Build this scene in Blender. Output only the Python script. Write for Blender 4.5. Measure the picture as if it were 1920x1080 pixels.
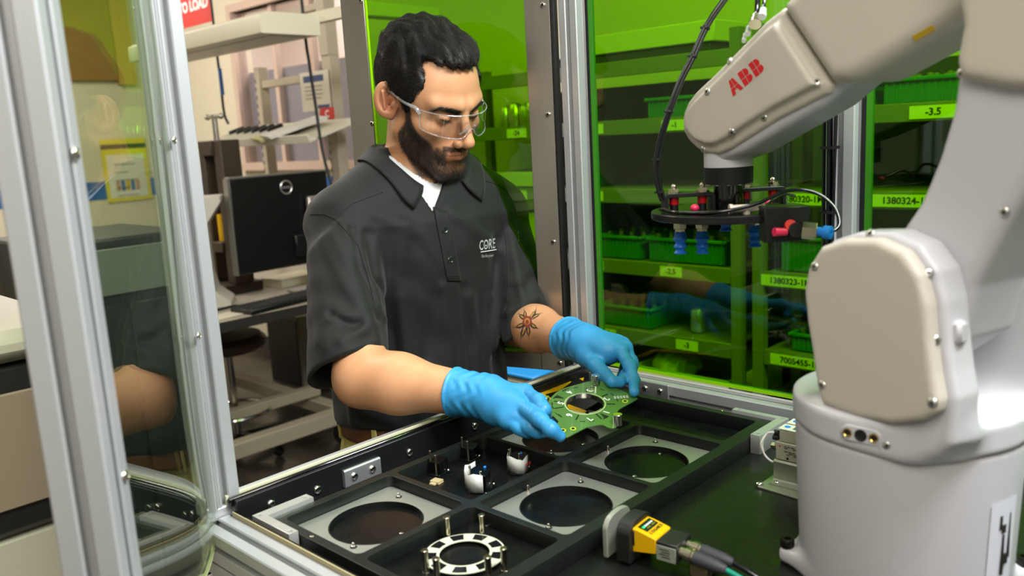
import bpy, bmesh, math, random
import numpy as np
from mathutils import Vector, Matrix

scene = bpy.context.scene
for o in list(bpy.data.objects):
    bpy.data.objects.remove(o)
random.seed(7)
rng = np.random.default_rng(11)

# ------------------------------------------------------------------ camera
CAM = np.array([0.0, 0.0, 1.45])
FPX = 1591.7
def _axes(yaw, pitch, roll):
    cp, sp = math.cos(pitch), math.sin(pitch)
    f = np.array([cp*math.cos(yaw), cp*math.sin(yaw), -sp])
    r = np.array([math.sin(yaw), -math.cos(yaw), 0.0])
    u = np.cross(r, f)
    c, s = math.cos(roll), math.sin(roll)
    return c*r + s*u, -s*r + c*u, f
CR, CU, CF = _axes(math.radians(43.8565), math.radians(10.4935), math.radians(-3.151))
cam_d = bpy.data.cameras.new('camera')
cam = bpy.data.objects.new('camera', cam_d)
scene.collection.objects.link(cam)
cam.matrix_world = Matrix(((CR[0], CU[0], -CF[0], CAM[0]), (CR[1], CU[1], -CF[1], CAM[1]),
                           (CR[2], CU[2], -CF[2], CAM[2]), (0, 0, 0, 1)))
cam_d.sensor_width = 36.0
cam_d.lens = FPX/1920*36.0
cam_d.clip_start = 0.02
cam_d.dof.use_dof = True
cam_d.dof.focus_distance = 1.35
cam_d.dof.aperture_fstop = 5.0
scene.camera = cam

# ------------------------------------------------------------------ world, lamps, exposure
scene.view_settings.view_transform = 'Standard'
scene.view_settings.look = 'None'
scene.view_settings.gamma = 1.0
scene.view_settings.use_curve_mapping = False
scene.view_settings.exposure = 0.0
scene.cycles.use_denoising = True
scene.cycles.max_bounces = 10
scene.cycles.transparent_max_bounces = 16
scene.cycles.sample_clamp_indirect = 6.0
scene.cycles.caustics_reflective = False
world = bpy.data.worlds.new('world'); scene.world = world
world.use_nodes = True
world.node_tree.nodes['Background'].inputs[0].default_value = (0.9, 0.95, 1.0, 1)
world.node_tree.nodes['Background'].inputs[1].default_value = 0.06

def area_light(name, loc, target, sx, sy, power, col=(1, 0.97, 0.92)):
    d = bpy.data.lights.new(name, 'AREA'); d.shape = 'RECTANGLE'
    d.size = sx; d.size_y = sy; d.energy = power; d.color = col
    o = bpy.data.objects.new(name, d); scene.collection.objects.link(o)
    o.location = loc
    o.rotation_euler = (Vector(target)-Vector(loc)).to_track_quat('-Z', 'Y').to_euler()
    return o
# rows of ceiling troffers over the lab aisles, the strip lamp over the open cell, and an added left fill
area_light('ceiling_lamp', (1.05, -0.35, 2.85), (1.0, 0.6, 1.0), 1.2, 0.6, 120, (0.94, 0.96, 1.0))
area_light('ceiling_lamp', (-0.55, -0.45, 2.6), (0.2, 0.7, 1.1), 0.7, 1.2, 36, (1, 0.93, 0.82))  # left fill, added below the ceiling to brighten the near door post
area_light('ceiling_lamp', (1.75, 1.3, 2.85), (2.3, 1.3, 0.8), 0.5, 1.6, 24, (1, 0.97, 0.9))
area_light('ceiling_lamp', (0.7, 2.7, 2.85), (1.2, 3.0, 0), 1.2, 0.6, 26, (1, 0.93, 0.84))
area_light('ceiling_lamp', (1.6, 5.2, 2.85), (2.3, 5.2, 0), 1.2, 0.6, 40, (1, 0.92, 0.82))
area_light('ceiling_lamp', (0.0, 5.2, 2.85), (0.3, 6.0, 0), 1.2, 0.6, 36, (1, 0.92, 0.82))

# ------------------------------------------------------------------ helpers: pixels of the photo to points in the room
def ray(x, y):
    return (CF*FPX + CR*(x-960) - CU*(y-540))/FPX
def atz(x, y, z):
    d = ray(x, y); return CAM + d*((z-CAM[2])/d[2])
def atx(x, y, X):
    d = ray(x, y); return CAM + d*((X-CAM[0])/d[0])
def aty(x, y, Y):
    d = ray(x, y); return CAM + d*((Y-CAM[1])/d[1])
def atd(x, y, dep):
    return CAM + ray(x, y)*dep
def atp(x, y, P0, n):
    d = ray(x, y); n = np.asarray(n, float); return CAM + d*(((np.asarray(P0)-CAM)@n)/(d@n))
def proj(p):
    q = np.asarray(p, float)-CAM; z = q@CF
    return 960+FPX*(q@CR)/z, 540-FPX*(q@CU)/z, z
def unit(v):
    v = np.asarray(v, float); return v/np.linalg.norm(v)

# ------------------------------------------------------------------ materials
def srgb(h):
    h = h.lstrip('#'); out = []
    for i in (0, 2, 4):
        c = int(h[i:i+2], 16)/255
        out.append(c/12.92 if c <= 0.04045 else ((c+0.055)/1.055)**2.4)
    return tuple(out)
MATS = {}
def mat(name, col, rough=0.5, metal=0.0, noise=0.0, nscale=20.0, bump=0.0, bscale=200.0, coat=0.0, spec=None,
        stretch=None, rvar=0.0, emit=None, estr=0.0, sss=0.0, sheen=0.0):
    if name in MATS: return MATS[name]
    c = srgb(col) if isinstance(col, str) else col
    m = bpy.data.materials.new(name); m.use_nodes = True
    nt = m.node_tree; N = nt.nodes; L = nt.links; b = N['Principled BSDF']
    b.inputs['Base Color'].default_value = (*c, 1); b.inputs['Roughness'].default_value = rough
    b.inputs['Metallic'].default_value = metal; b.inputs['Coat Weight'].default_value = coat
    if spec is not None: b.inputs['Specular IOR Level'].default_value = spec
    if emit: b.inputs['Emission Color'].default_value = (*srgb(emit), 1); b.inputs['Emission Strength'].default_value = estr
    if sss: b.inputs['Subsurface Weight'].default_value = sss; b.inputs['Subsurface Radius'].default_value = (0.012, 0.005, 0.003); b.inputs['Subsurface Scale'].default_value = 1.0
    if sheen: b.inputs['Sheen Weight'].default_value = sheen
    if noise or bump or rvar:
        tc = N.new('ShaderNodeTexCoord'); mp = N.new('ShaderNodeMapping'); L.new(tc.outputs['Object'], mp.inputs[0])
        if stretch: mp.inputs['Scale'].default_value = stretch
    if noise or rvar:
        nz = N.new('ShaderNodeTexNoise'); nz.inputs['Scale'].default_value = nscale; nz.inputs['Detail'].default_value = 5
        L.new(mp.outputs[0], nz.inputs['Vector'])
    if noise:
        mx = N.new('ShaderNodeMix'); mx.data_type = 'RGBA'
        mx.inputs['A'].default_value = (*[x*(1-noise) for x in c], 1); mx.inputs['B'].default_value = (*[min(1, x*(1+noise)) for x in c], 1)
        L.new(nz.outputs['Fac'], mx.inputs['Factor']); L.new(mx.outputs['Result'], b.inputs['Base Color'])
    if rvar:
        mr = N.new('ShaderNodeMapRange'); mr.inputs['To Min'].default_value = max(0.02, rough-rvar); mr.inputs['To Max'].default_value = rough+rvar
        mr.inputs['From Min'].default_value = 0.3; mr.inputs['From Max'].default_value = 0.7
        L.new(nz.outputs['Fac'], mr.inputs['Value']); L.new(mr.outputs['Result'], b.inputs['Roughness'])
    if bump:
        n2 = N.new('ShaderNodeTexNoise'); n2.inputs['Scale'].default_value = bscale; n2.inputs['Detail'].default_value = 3
        L.new(mp.outputs[0], n2.inputs['Vector'])
        bp = N.new('ShaderNodeBump'); bp.inputs['Strength'].default_value = bump; bp.inputs['Distance'].default_value = 0.002
        L.new(n2.outputs['Fac'], bp.inputs['Height']); L.new(bp.outputs[0], b.inputs['Normal'])
    MATS[name] = m
    return m
def acrylic(name, tint, rough=0.0):
    """tinted clear sheet: every face passes tint and reflects by Fresnel"""
    if name in MATS: return MATS[name]
    m = bpy.data.materials.new(name); m.use_nodes = True
    nt = m.node_tree; N = nt.nodes; L = nt.links
    for n in list(N): N.remove(n)
    out = N.new('ShaderNodeOutputMaterial'); tr = N.new('ShaderNodeBsdfTransparent'); gl = N.new('ShaderNodeBsdfGlossy')
    tr.inputs[0].default_value = (*tint, 1); gl.inputs[0].default_value = (1, 1, 1, 1); gl.inputs['Roughness'].default_value = rough
    ge = N.new('ShaderNodeNewGeometry'); mr = N.new('ShaderNodeMapRange')
    mr.inputs['To Min'].default_value = 1.49; mr.inputs['To Max'].default_value = 1/1.49
    L.new(ge.outputs['Backfacing'], mr.inputs['Value'])
    fr = N.new('ShaderNodeFresnel'); L.new(mr.outputs['Result'], fr.inputs['IOR'])
    mx = N.new('ShaderNodeMixShader'); L.new(fr.outputs[0], mx.inputs[0]); L.new(tr.outputs[0], mx.inputs[1]); L.new(gl.outputs[0], mx.inputs[2])
    L.new(mx.outputs[0], out.inputs[0])
    MATS[name] = m
    return m

# ------------------------------------------------------------------ objects
ORG = {}
def _link(o): scene.collection.objects.link(o)
def tag(o, label=None, cat=None, group=None, kind=None):
    if label: o['label'] = label
    if cat: o['category'] = cat
    if group: o['group'] = group
    if kind: o['kind'] = kind
    return o
def thing(name, loc, label, cat, group=None):
    o = bpy.data.objects.new(name, None); _link(o); o.empty_display_size = 0.05
    o.location = tuple(float(x) for x in loc); ORG[o] = np.array(loc, float)
    return tag(o, label, cat, group)
def mk(name, V, F, mats, parent=None, MI=None, origin=None, smooth=38, label=None, cat=None, group=None, kind=None, mods=None):
    V = np.asarray(V, float)
    if origin is None:
        if parent is not None: origin = ORG[parent]
        else:
            lo, hi = V.min(0), V.max(0); origin = np.array([(lo[0]+hi[0])/2, (lo[1]+hi[1])/2, lo[2]])
    origin = np.asarray(origin, float)
    me = bpy.data.meshes.new(name)
    me.from_pydata((V-origin).tolist() if not isinstance(F, np.ndarray) else (V-origin), [], F if not isinstance(F, np.ndarray) else F.tolist())
    if not isinstance(mats, (list, tuple)): mats = [mats]
    for m in mats: me.materials.append(m)
    if MI is not None: me.polygons.foreach_set('material_index', np.asarray(MI, np.int32))
    me.validate()
    if smooth:
        me.shade_smooth()
        if smooth < 180: me.set_sharp_from_angle(angle=math.radians(smooth))
    o = bpy.data.objects.new(name, me); _link(o)
    if parent is not None:
        o.parent = parent; o.location = tuple(origin-ORG[parent])
    else: o.location = tuple(origin)
    ORG[o] = origin
    return tag(o, label, cat, group, kind)
def inst(src, M, parent, name=None):
    """a copy sharing src's mesh, at world matrix M, under parent"""
    o = src.copy(); _link(o); o.parent = parent
    M = Matrix(M) if not isinstance(M, Matrix) else M
    M = Matrix.Translation(-Vector(ORG[parent])) @ M if parent is not None else M
    o.matrix_basis = M
    if parent is not None: ORG[o] = ORG[parent]+np.array(M.translation)
    for k in list(o.keys()):
        if k in ('label', 'category', 'group'): del o[k]
    return o

class G:
    """collects shapes into one mesh"""
    def __init__(s): s.V = []; s.F = []; s.M = []; s.n = 0; s.m = 0
    def add(s, V, F):
        V = np.asarray(V, float); s.V.append(V)
        s.F += [tuple(i+s.n for i in f) for f in F]; s.M += [s.m]*len(F); s.n += len(V); return s
    def build(s, name, mats, parent=None, **k):
        return mk(name, np.vstack(s.V), s.F, mats, parent, MI=s.M, **k)
    def obox(s, c, ax, half, bev=0.0):
        c = np.asarray(c, float); A = np.array([unit(a) for a in ax]); h = np.asarray(half, float); b = min(bev, h.min()*0.95)
        V = []; idx = {}
        for sx in (-1, 1):
            for sy in (-1, 1):
                for sz in (-1, 1):
                    sg = np.array([sx, sy, sz])
                    for k in range(3 if b > 0 else 1):
                        q = h.copy()
                        if b > 0: q = h-b; q[k] = h[k]
                        idx[(sx, sy, sz, k)] = len(V); V.append(c + (sg*q)@A)
        F = []
        g = lambda t, k: idx[(*t, k if b > 0 else 0)]
        for k in range(3):
            i, j = (k+1) % 3, (k+2) % 3
            for sg in (-1, 1):
                q = []
                for a, bb in ((-1, -1), (1, -1), (1, 1), (-1, 1)):
                    t = [0, 0, 0]; t[k] = sg; t[i] = a; t[j] = bb; q.append(g(tuple(t), k))
                F.append(tuple(q) if sg > 0 else tuple(q[::-1]))
        if b > 0:
            for k in range(3):
                i, j = (k+1) % 3, (k+2) % 3
                for a in (-1, 1):
                    for bb in (-1, 1):
                        t0 = [0, 0, 0]; t1 = [0, 0, 0]; t0[k] = -1; t1[k] = 1; t0[i] = t1[i] = a; t0[j] = t1[j] = bb
                        q = [g(tuple(t0), i), g(tuple(t1), i), g(tuple(t1), j), g(tuple(t0), j)]
                        F.append(tuple(q) if a*bb < 0 else tuple(q[::-1]))
            for sx in (-1, 1):
                for sy in (-1, 1):
                    for sz in (-1, 1):
                        q = [g((sx, sy, sz), 0), g((sx, sy, sz), 1), g((sx, sy, sz), 2)]
                        F.append(tuple(q) if sx*sy*sz > 0 else tuple(q[::-1]))
        return s.add(V, F)
    def box(s, lo, hi, bev=0.0):
        lo = np.minimum(lo, hi).astype(float) if False else np.array(lo, float); hi = np.array(hi, float)
        lo, hi = np.minimum(lo, hi), np.maximum(lo, hi)
        return s.obox((lo+hi)/2, np.eye(3), (hi-lo)/2, bev)
    def bar(s, p, q, w, h, up=(0, 0, 1), bev=0.0):
        p = np.asarray(p, float); q = np.asarray(q, float); a = unit(q-p); sd = unit(np.cross(a, up)); u = np.cross(sd, a)
        return s.obox((p+q)/2, (a, sd, u), (np.linalg.norm(q-p)/2, w/2, h/2), bev)
    def lathe(s, p, ax, prof, n=24, close=True):
        p = np.asarray(p, float); a = unit(ax); t = np.array([1, 0, 0]) if abs(a[0]) < 0.8 else np.array([0, 1, 0])
        u = unit(np.cross(a, t)); v = np.cross(a, u)
        th = np.arange(n)*2*math.pi/n; ring = np.outer(np.cos(th), u)+np.outer(np.sin(th), v)
        V = []; F = []
        for r, h in prof: V.append(p+a*h+ring*r)
        for k in range(len(prof)-1):
            for i in range(n):
                j = (i+1) % n; F.append((k*n+i, k*n+j, (k+1)*n+j, (k+1)*n+i))
        if close: F.append(tuple(range(n))[::-1]); F.append(tuple((len(prof)-1)*n+i for i in range(n)))
        return s.add(np.vstack(V), F)
    def cyl(s, p, q, r, r2=None, n=20, bev=0.0):
        p = np.asarray(p, float); q = np.asarray(q, float); L = np.linalg.norm(q-p); r2 = r if r2 is None else r2
        pr = [(r, 0), (r2, L)] if not bev else [(r-bev, 0), (r, bev), (r2, L-bev), (r2-bev, L)]
        return s.lathe(p, q-p, pr, n)
    def tube(s, pts, r, n=8, sub=6, smooth=True):
        P = np.asarray(pts, float); rr = np.broadcast_to(np.asarray(r, float), (len(P),)).copy()
        if smooth and len(P) > 2:
            Q = []; R = []
            E = np.vstack([2*P[0]-P[1], P, 2*P[-1]-P[-2]])
            for i in range(len(P)-1):
                p0, p1, p2, p3 = E[i:i+4]
                for t in np.arange(sub)/sub:
                    Q.append(0.5*((2*p1)+(-p0+p2)*t+(2*p0-5*p1+4*p2-p3)*t*t+(-p0+3*p1-3*p2+p3)*t**3)); R.append(rr[i]*(1-t)+rr[i+1]*t)
            Q.append(P[-1]); R.append(rr[-1]); P = np.array(Q); rr = np.array(R)
        T = np.gradient(P, axis=0); T /= np.linalg.norm(T, axis=1)[:, None]+1e-12
        u = np.cross(T[0], [0, 0, 1] if abs(T[0][2]) < 0.9 else [1, 0, 0]); u = unit(u)
        th = np.arange(n)*2*math.pi/n; V = []; F = []
        for i in range(len(P)):
            u = unit(u-T[i]*(u@T[i])); v = np.cross(T[i], u)
            V.append(P[i]+(np.outer(np.cos(th), u)+np.outer(np.sin(th), v))*rr[i])
        for k in range(len(P)-1):
            for i in range(n):
                j = (i+1) % n; F.append((k*n+i, k*n+j, (k+1)*n+j, (k+1)*n+i))
        F.append(tuple(range(n))[::-1]); F.append(tuple((len(P)-1)*n+i for i in range(n)))
        return s.add(np.vstack(V), F)
    def ball(s, c, r, nu=16, nv=10, ax=None):
        r = np.broadcast_to(np.asarray(r, float), (3,)); V = []; F = []
        for j in range(nv+1):
            ph = math.pi*j/nv
            for i in range(nu):
                th = 2*math.pi*i/nu; V.append([math.sin(ph)*math.cos(th)*r[0], math.sin(ph)*math.sin(th)*r[1], math.cos(ph)*r[2]])
        for j in range(nv):
            for i in range(nu):
                k = (i+1) % nu; F.append((j*nu+i, (j+1)*nu+i, (j+1)*nu+k, j*nu+k))
        V = np.array(V)
        if ax is not None: V = V@np.array(ax)
        return s.add(V+np.asarray(c, float), F)
    def prism(s, poly, o, u, v, w0, w1, bev=0.0):
        """polygon (2d, counter-clockwise in u,v) swept along w = u x v from w0 to w1"""
        P = np.asarray(poly, float); o = np.asarray(o, float); u = unit(u); v = unit(v); w = np.cross(u, v)
        if np.sum(P[:, 0]*np.roll(P[:, 1], -1)-np.roll(P[:, 0], -1)*P[:, 1]) < 0: P = P[::-1]
        n = len(P); lev = [(0, w0), (0, w1)] if not bev else [(bev, w0), (0, w0+bev), (0, w1-bev), (bev, w1)]
        V = []; F = []
        for ins, h in lev: V.append(o+np.outer((Q := inset(P, ins))[:, 0], u)+np.outer(Q[:, 1], v)+w*h)
        for k in range(len(lev)-1):
            for i in range(n):
                j = (i+1) % n; F.append((k*n+i, k*n+j, (k+1)*n+j, (k+1)*n+i))
        F.append(tuple(range(n))[::-1]); F.append(tuple((len(lev)-1)*n+i for i in range(n)))
        return s.add(np.vstack(V), F)
    def grid(s, A, closed=False):
        A = np.asarray(A, float); a, b = A.shape[:2]; F = []
        for i in range(a-1):
            for j in range(b if closed else b-1):
                k = (j+1) % b; F.append((i*b+j, i*b+k, (i+1)*b+k, (i+1)*b+j))
        return s.add(A.reshape(-1, 3), F)
def inset(P, d):
    if not d: return P
    e = np.roll(P, -1, 0)-P; e /= np.linalg.norm(e, axis=1)[:, None]+1e-12
    nn = np.stack([-e[:, 1], e[:, 0]], 1); pn = np.roll(nn, 1, 0); m = pn+nn
    m /= np.maximum(np.sum(m*nn, 1), 0.35)[:, None]
    return P+m*d
def rrect(x0, y0, x1, y1, r, n=5):
    out = []
    for cx, cy, a in ((x1-r, y1-r, 0), (x0+r, y1-r, 90), (x0+r, y0+r, 180), (x1-r, y0+r, 270)):
        for k in range(n+1):
            t = math.radians(a+90*k/n); out.append((cx+r*math.cos(t), cy+r*math.sin(t)))
    return out
def circ(cx, cy, r, n=48):
    return [(cx+r*math.cos(2*math.pi*i/n), cy+r*math.sin(2*math.pi*i/n)) for i in range(n)]
def rounded(P, r, n=4):
    """round the corners of a closed polygon; r is one radius or one per corner"""
    P = np.asarray(P, float); out = []; N = len(P); r = np.broadcast_to(np.asarray(r, float), (N,))
    for i in range(N):
        a, b, c = P[i-1], P[i], P[(i+1) % N]; d1 = a-b; d2 = c-b; l1, l2 = np.linalg.norm(d1), np.linalg.norm(d2)
        k = min(r[i], l1*0.45, l2*0.45)
        if k < 1e-6: out.append(b); continue
        p, q = b+d1/l1*k, b+d2/l2*k
        for t in np.linspace(0, 1, n+1): out.append((1-t)**2*p+2*t*(1-t)*b+t*t*q)
    return np.array(out)
def plate_mesh(outlines, z0, z1, bev=0.0):
    """flat plate with holes -> (V, F) in its own x, y, z"""
    cu = bpy.data.curves.new('tmp', 'CURVE'); cu.dimensions = '2D'; cu.fill_mode = 'BOTH'
    for ol in outlines:
        sp = cu.splines.new('POLY'); sp.points.add(len(ol)-1); sp.use_cyclic_u = True
        for p, q in zip(sp.points, ol): p.co = (q[0], q[1], 0, 1)
    cu.extrude = max((z1-z0)/2-bev, 1e-5)
    if bev: cu.bevel_depth = bev; cu.bevel_resolution = 1; cu.offset = -bev
    o = bpy.data.objects.new('tmp', cu); _link(o)
    me = bpy.data.meshes.new_from_object(o.evaluated_get(bpy.context.evaluated_depsgraph_get()))
    V = np.empty(len(me.vertices)*3); me.vertices.foreach_get('co', V); V = V.reshape(-1, 3); V[:, 2] += (z0+z1)/2
    F = [tuple(p.vertices) for p in me.polygons]
    bpy.data.objects.remove(o); bpy.data.curves.remove(cu); bpy.data.meshes.remove(me)
    return V, F
def frame_pts(V, o, u, v):
    u = unit(u); v = unit(v); w = np.cross(u, v); V = np.asarray(V)
    return np.asarray(o)+V[:, :1]*u+V[:, 1:2]*v+V[:, 2:3]*w
def text_mesh(s, size, depth=0.0004, align='CENTER', space=1.0, bold=0.0):
    cu = bpy.data.curves.new('tmp', 'FONT'); cu.body = s; cu.size = size; cu.extrude = depth/2; cu.align_x = align; cu.align_y = 'CENTER'
    cu.space_character = space; cu.offset = bold; cu.resolution_u = 3
    o = bpy.data.objects.new('tmp', cu); _link(o)
    me = bpy.data.meshes.new_from_object(o.evaluated_get(bpy.context.evaluated_depsgraph_get()))
    V = np.empty(len(me.vertices)*3); me.vertices.foreach_get('co', V); V = V.reshape(-1, 3)
    F = [tuple(p.vertices) for p in me.polygons]
    bpy.data.objects.remove(o); bpy.data.curves.remove(cu); bpy.data.meshes.remove(me)
    return V, F
def text_on(name, s, size, o, u, v, m, parent, **k):
    V, F = text_mesh(s, size, **k)
    return mk(name, frame_pts(V, o, u, v), F, m, parent, smooth=0)

# ------------------------------------------------------------------ distance fields -> meshes
def smin(a, b, k):
    h = np.clip(0.5+0.5*(b-a)/k, 0, 1); return b*(1-h)+a*h-k*h*(1-h)
def smax(a, b, k): return -smin(-a, -b, k)
def sd_ell(P, c, r, R=None):
    q = P-np.asarray(c, np.float32)
    if R is not None: q = q@np.asarray(R, np.float32).T
    r = np.asarray(r, np.float32); k0 = np.linalg.norm(q/r, axis=1); k1 = np.linalg.norm(q/(r*r), axis=1)
    return k0*(k0-1)/np.maximum(k1, 1e-6)
def sd_cap(P, a, b, ra, rb=None):
    a = np.asarray(a, np.float32); b = np.asarray(b, np.float32); rb = ra if rb is None else rb
    ba = b-a; t = np.clip(((P-a)@ba)/max(float(ba@ba), 1e-9), 0, 1)
    return np.linalg.norm(P-a-t[:, None]*ba, axis=1)-(ra+(rb-ra)*t)
def sd_box(P, c, A, h, r=0.0):
    q = np.abs((P-np.asarray(c, np.float32))@np.asarray(A, np.float32).T)-(np.asarray(h, np.float32)-r)
    return np.linalg.norm(np.maximum(q, 0), axis=1)+np.minimum(q.max(1), 0)-r
def sd_poly(Q, poly):
    P = np.asarray(poly, np.float32); d = np.full(len(Q), 1e9, np.float32); sg = np.ones(len(Q), bool)
    for i in range(len(P)):
        a = P[i]; b = P[i-1]; e = b-a; w = Q-a
        t = np.clip((w@e)/max(float(e@e), 1e-12), 0, 1); d = np.minimum(d, np.sum((w-t[:, None]*e)**2, 1))
        c1 = Q[:, 1] >= a[1]; c2 = Q[:, 1] < b[1]; c3 = e[0]*w[:, 1] > e[1]*w[:, 0]
        sg ^= ((c1 & c2 & c3) | (~c1 & ~c2 & ~c3))
    return np.where(sg, 1, -1)*np.sqrt(d)
def sd_ext(P, o, u, v, poly, w0, w1, r):
    """extruded outline with rounded edges"""
    o = np.asarray(o, np.float32); u = unit(u).astype(np.float32); v = unit(v).astype(np.float32); w = np.cross(u, v)
    q = P-o; d2 = sd_poly(np.stack([q@u, q@v], 1), poly)+r
    dw = np.abs(q@w-(w0+w1)/2)-(w1-w0)/2+r
    return np.minimum(np.maximum(d2, dw), 0)+np.sqrt(np.maximum(d2, 0)**2+np.maximum(dw, 0)**2)-r
def isosurf(f, lo, hi, h, B=8):
    """naive surface nets of f(P)=0 on a sparse grid"""
    lo = np.asarray(lo, float); n = (np.ceil((np.asarray(hi)-lo)/h/B).astype(int)+1)*B
    nb = n//B; D = np.full(n, 1.0, np.float32)
    bi = np.stack(np.meshgrid(*[np.arange(k) for k in nb], indexing='ij'), -1).reshape(-1, 3)
    d = f((lo+(bi+0.5)*B*h-0.5*h).astype(np.float32))
    keep = np.abs(d) < B*h*1.15
    for b in bi[(~keep) & (d < 0)]: D[b[0]*B:b[0]*B+B, b[1]*B:b[1]*B+B, b[2]*B:b[2]*B+B] = -1
    off = np.stack(np.meshgrid(*[np.arange(B)]*3, indexing='ij'), -1).reshape(-1, 3)
    kb = bi[keep]
    for s in range(0, len(kb), 600):
        I = (kb[s:s+600, None, :]*B+off[None]).reshape(-1, 3)
        D[I[:, 0], I[:, 1], I[:, 2]] = f((lo+I*h).astype(np.float32))
    S = D < 0
    cnt = np.zeros(n-1, np.int8)
    C8 = [(i, j, k) for i in (0, 1) for j in (0, 1) for k in (0, 1)]
    sl = lambda A, c: A[c[0]:A.shape[0]-1+c[0], c[1]:A.shape[1]-1+c[1], c[2]:A.shape[2]-1+c[2]]
    for c in C8: cnt += sl(S, c)
    act = (cnt > 0) & (cnt < 8); A = np.argwhere(act); idx = np.full(n-1, -1, np.int64); idx[act] = np.arange(len(A))
    acc = np.zeros((len(A), 3)); num = np.zeros(len(A))
    for a in range(8):
        for ax in range(3):
            if C8[a][ax]: continue
            c0 = np.array(C8[a]); c1 = c0.copy(); c1[ax] = 1
            d0 = D[tuple((A+c0).T)]; d1 = D[tuple((A+c1).T)]; m = (d0 < 0) != (d1 < 0)
            t = np.where(m, d0/np.where(m, d0-d1, 1), 0)
            p = c0[None]+np.outer(t, c1-c0); acc[m] += p[m]; num[m] += 1
    V = lo+(A+acc/num[:, None])*h
    F = []
    for ax in range(3):
        i, j = (ax+1) % 3, (ax+2) % 3
        a = [slice(1, -1)]*3; a[ax] = slice(0, -1); b = [slice(1, -1)]*3; b[ax] = slice(1, None)
        s0 = S[tuple(a)]; s1 = S[tuple(b)]; E = np.argwhere(s0 != s1); st = s0[tuple(E.T)]
        base = E.copy(); base[:, i] += 1; base[:, j] += 1
        q = []
        for di, dj in ((-1, -1), (0, -1), (0, 0), (-1, 0)):
            t = base.copy(); t[:, i] += di; t[:, j] += dj; q.append(idx[tuple(t.T)])
        q = np.stack(q, 1); q[~st] = q[~st][:, ::-1]; F.append(q)
    F = np.vstack(F)
    return V, F[(F >= 0).all(1)]
def march(f, p, d, n=40, tmax=1.0):
    """first hit of rays p + t d with the field f"""
    p = np.asarray(p, np.float32).copy(); d = np.asarray(d, np.float32); t = np.zeros(len(p), np.float32)
    for _ in range(n):
        v = f(p+d*t[:, None]); t += np.clip(v*0.8, -0.02, 0.1)
    return p+d*t[:, None]
def fgrad(f, P, e=0.0015):
    P = np.asarray(P, np.float32); g = np.stack([f(P+np.eye(3, dtype=np.float32)[k]*e)-f(P-np.eye(3, dtype=np.float32)[k]*e) for k in range(3)], 1)
    return g/(np.linalg.norm(g, axis=1)[:, None]+1e-9)

# ------------------------------------------------------------------ common materials
alu = mat('anodised_aluminium', '#c2c5c6', 0.42, 0.5, noise=0.06, nscale=6, bump=0.05, bscale=300, stretch=(1, 1, 0.05))
alu_raw = mat('machined_aluminium', '#d0d2cf', 0.33, 0.65, noise=0.12, nscale=30, bump=0.08, bscale=150)
steel = mat('brushed_steel', '#b3aea6', 0.36, 0.95, noise=0.10, nscale=3, rvar=0.08, bump=0.04, bscale=400, stretch=(6, 6, 0.6))
chrome = mat('polished_steel', '#d8d4cc', 0.14, 1.0)
nickel = mat('nickel_pin', '#c8bfa8', 0.22, 1.0)
brass = mat('brass', '#caa95e', 0.25, 1.0)
black_plastic = mat('black_plastic', '#131416', 0.38)
black_anod = mat('black_anodised', '#191c1b', 0.42, 0.35, noise=0.25, nscale=60, bump=0.05, bscale=900)
black_rubber = mat('black_rubber', '#0f1011', 0.6)
black_gloss = mat('black_gloss', '#0b0c0d', 0.12, coat=0.3)
robot_white = mat('robot_enamel', '#c6c6cb', 0.38, bump=0.025, bscale=700, coat=0.12)
robot_cover = mat('robot_cover_plastic', '#c8c2b5', 0.5, bump=0.035, bscale=800)
white_paint = mat('white_paint', '#d9d6cd', 0.5, noise=0.03, nscale=4)
hexdark = mat('socket_dark', '#0a0a0a', 0.7)
red_print = mat('red_print', '#d81420', 0.5)
white_print = mat('white_print', '#e4e6e4', 0.6)
dark_print = mat('dark_print', '#1d1d1b', 0.6)
blue_plastic = mat('blue_plastic', '#1f7fd6', 0.35)
yellow_plastic = mat('yellow_plastic', '#f0bd08', 0.4)
green_acr = acrylic('green_acrylic', (0.43, 0.76, 0.015))
clear_acr = acrylic('clear_acrylic', (0.86, 0.93, 0.80))

# a button-head screw (dome + hex socket), shared by every bolt
def bolt_src(name, r, hgt, mats, hexr=0.5):
    g = G(); n = 16
    pr = [(r, 0), (r, hgt*0.25), (r*0.93, hgt*0.6), (r*0.72, hgt*0.92), (r*hexr, hgt)]
    g.lathe((0, 0, 0), (0, 0, 1), pr+[(r*hexr*0.9, hgt*0.55)], n, close=False)
    g.m = 1; g.lathe((0, 0, 0), (0, 0, 1), [(r*hexr*0.9, hgt*0.55), (0.0001, hgt*0.5)], n, close=False)
    o = g.build(name, mats, origin=(0, 0, 0)); scene.collection.objects.unlink(o); return o
BOLT = bolt_src('bolt', 1.0, 0.62, [chrome, hexdark])
WBOLT = bolt_src('bolt', 1.0, 0.5, [mat('zinc_screw', '#cfcdc8', 0.3, 0.9), hexdark], 0.4)
def bolt(parent, p, nrm, r, src=None):
    q = Vector(nrm).to_track_quat('Z', 'Y').to_matrix().to_4x4()
    return inst(src or BOLT, Matrix.Translation(Vector(p)) @ q @ Matrix.Scale(r, 4), parent)

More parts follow.
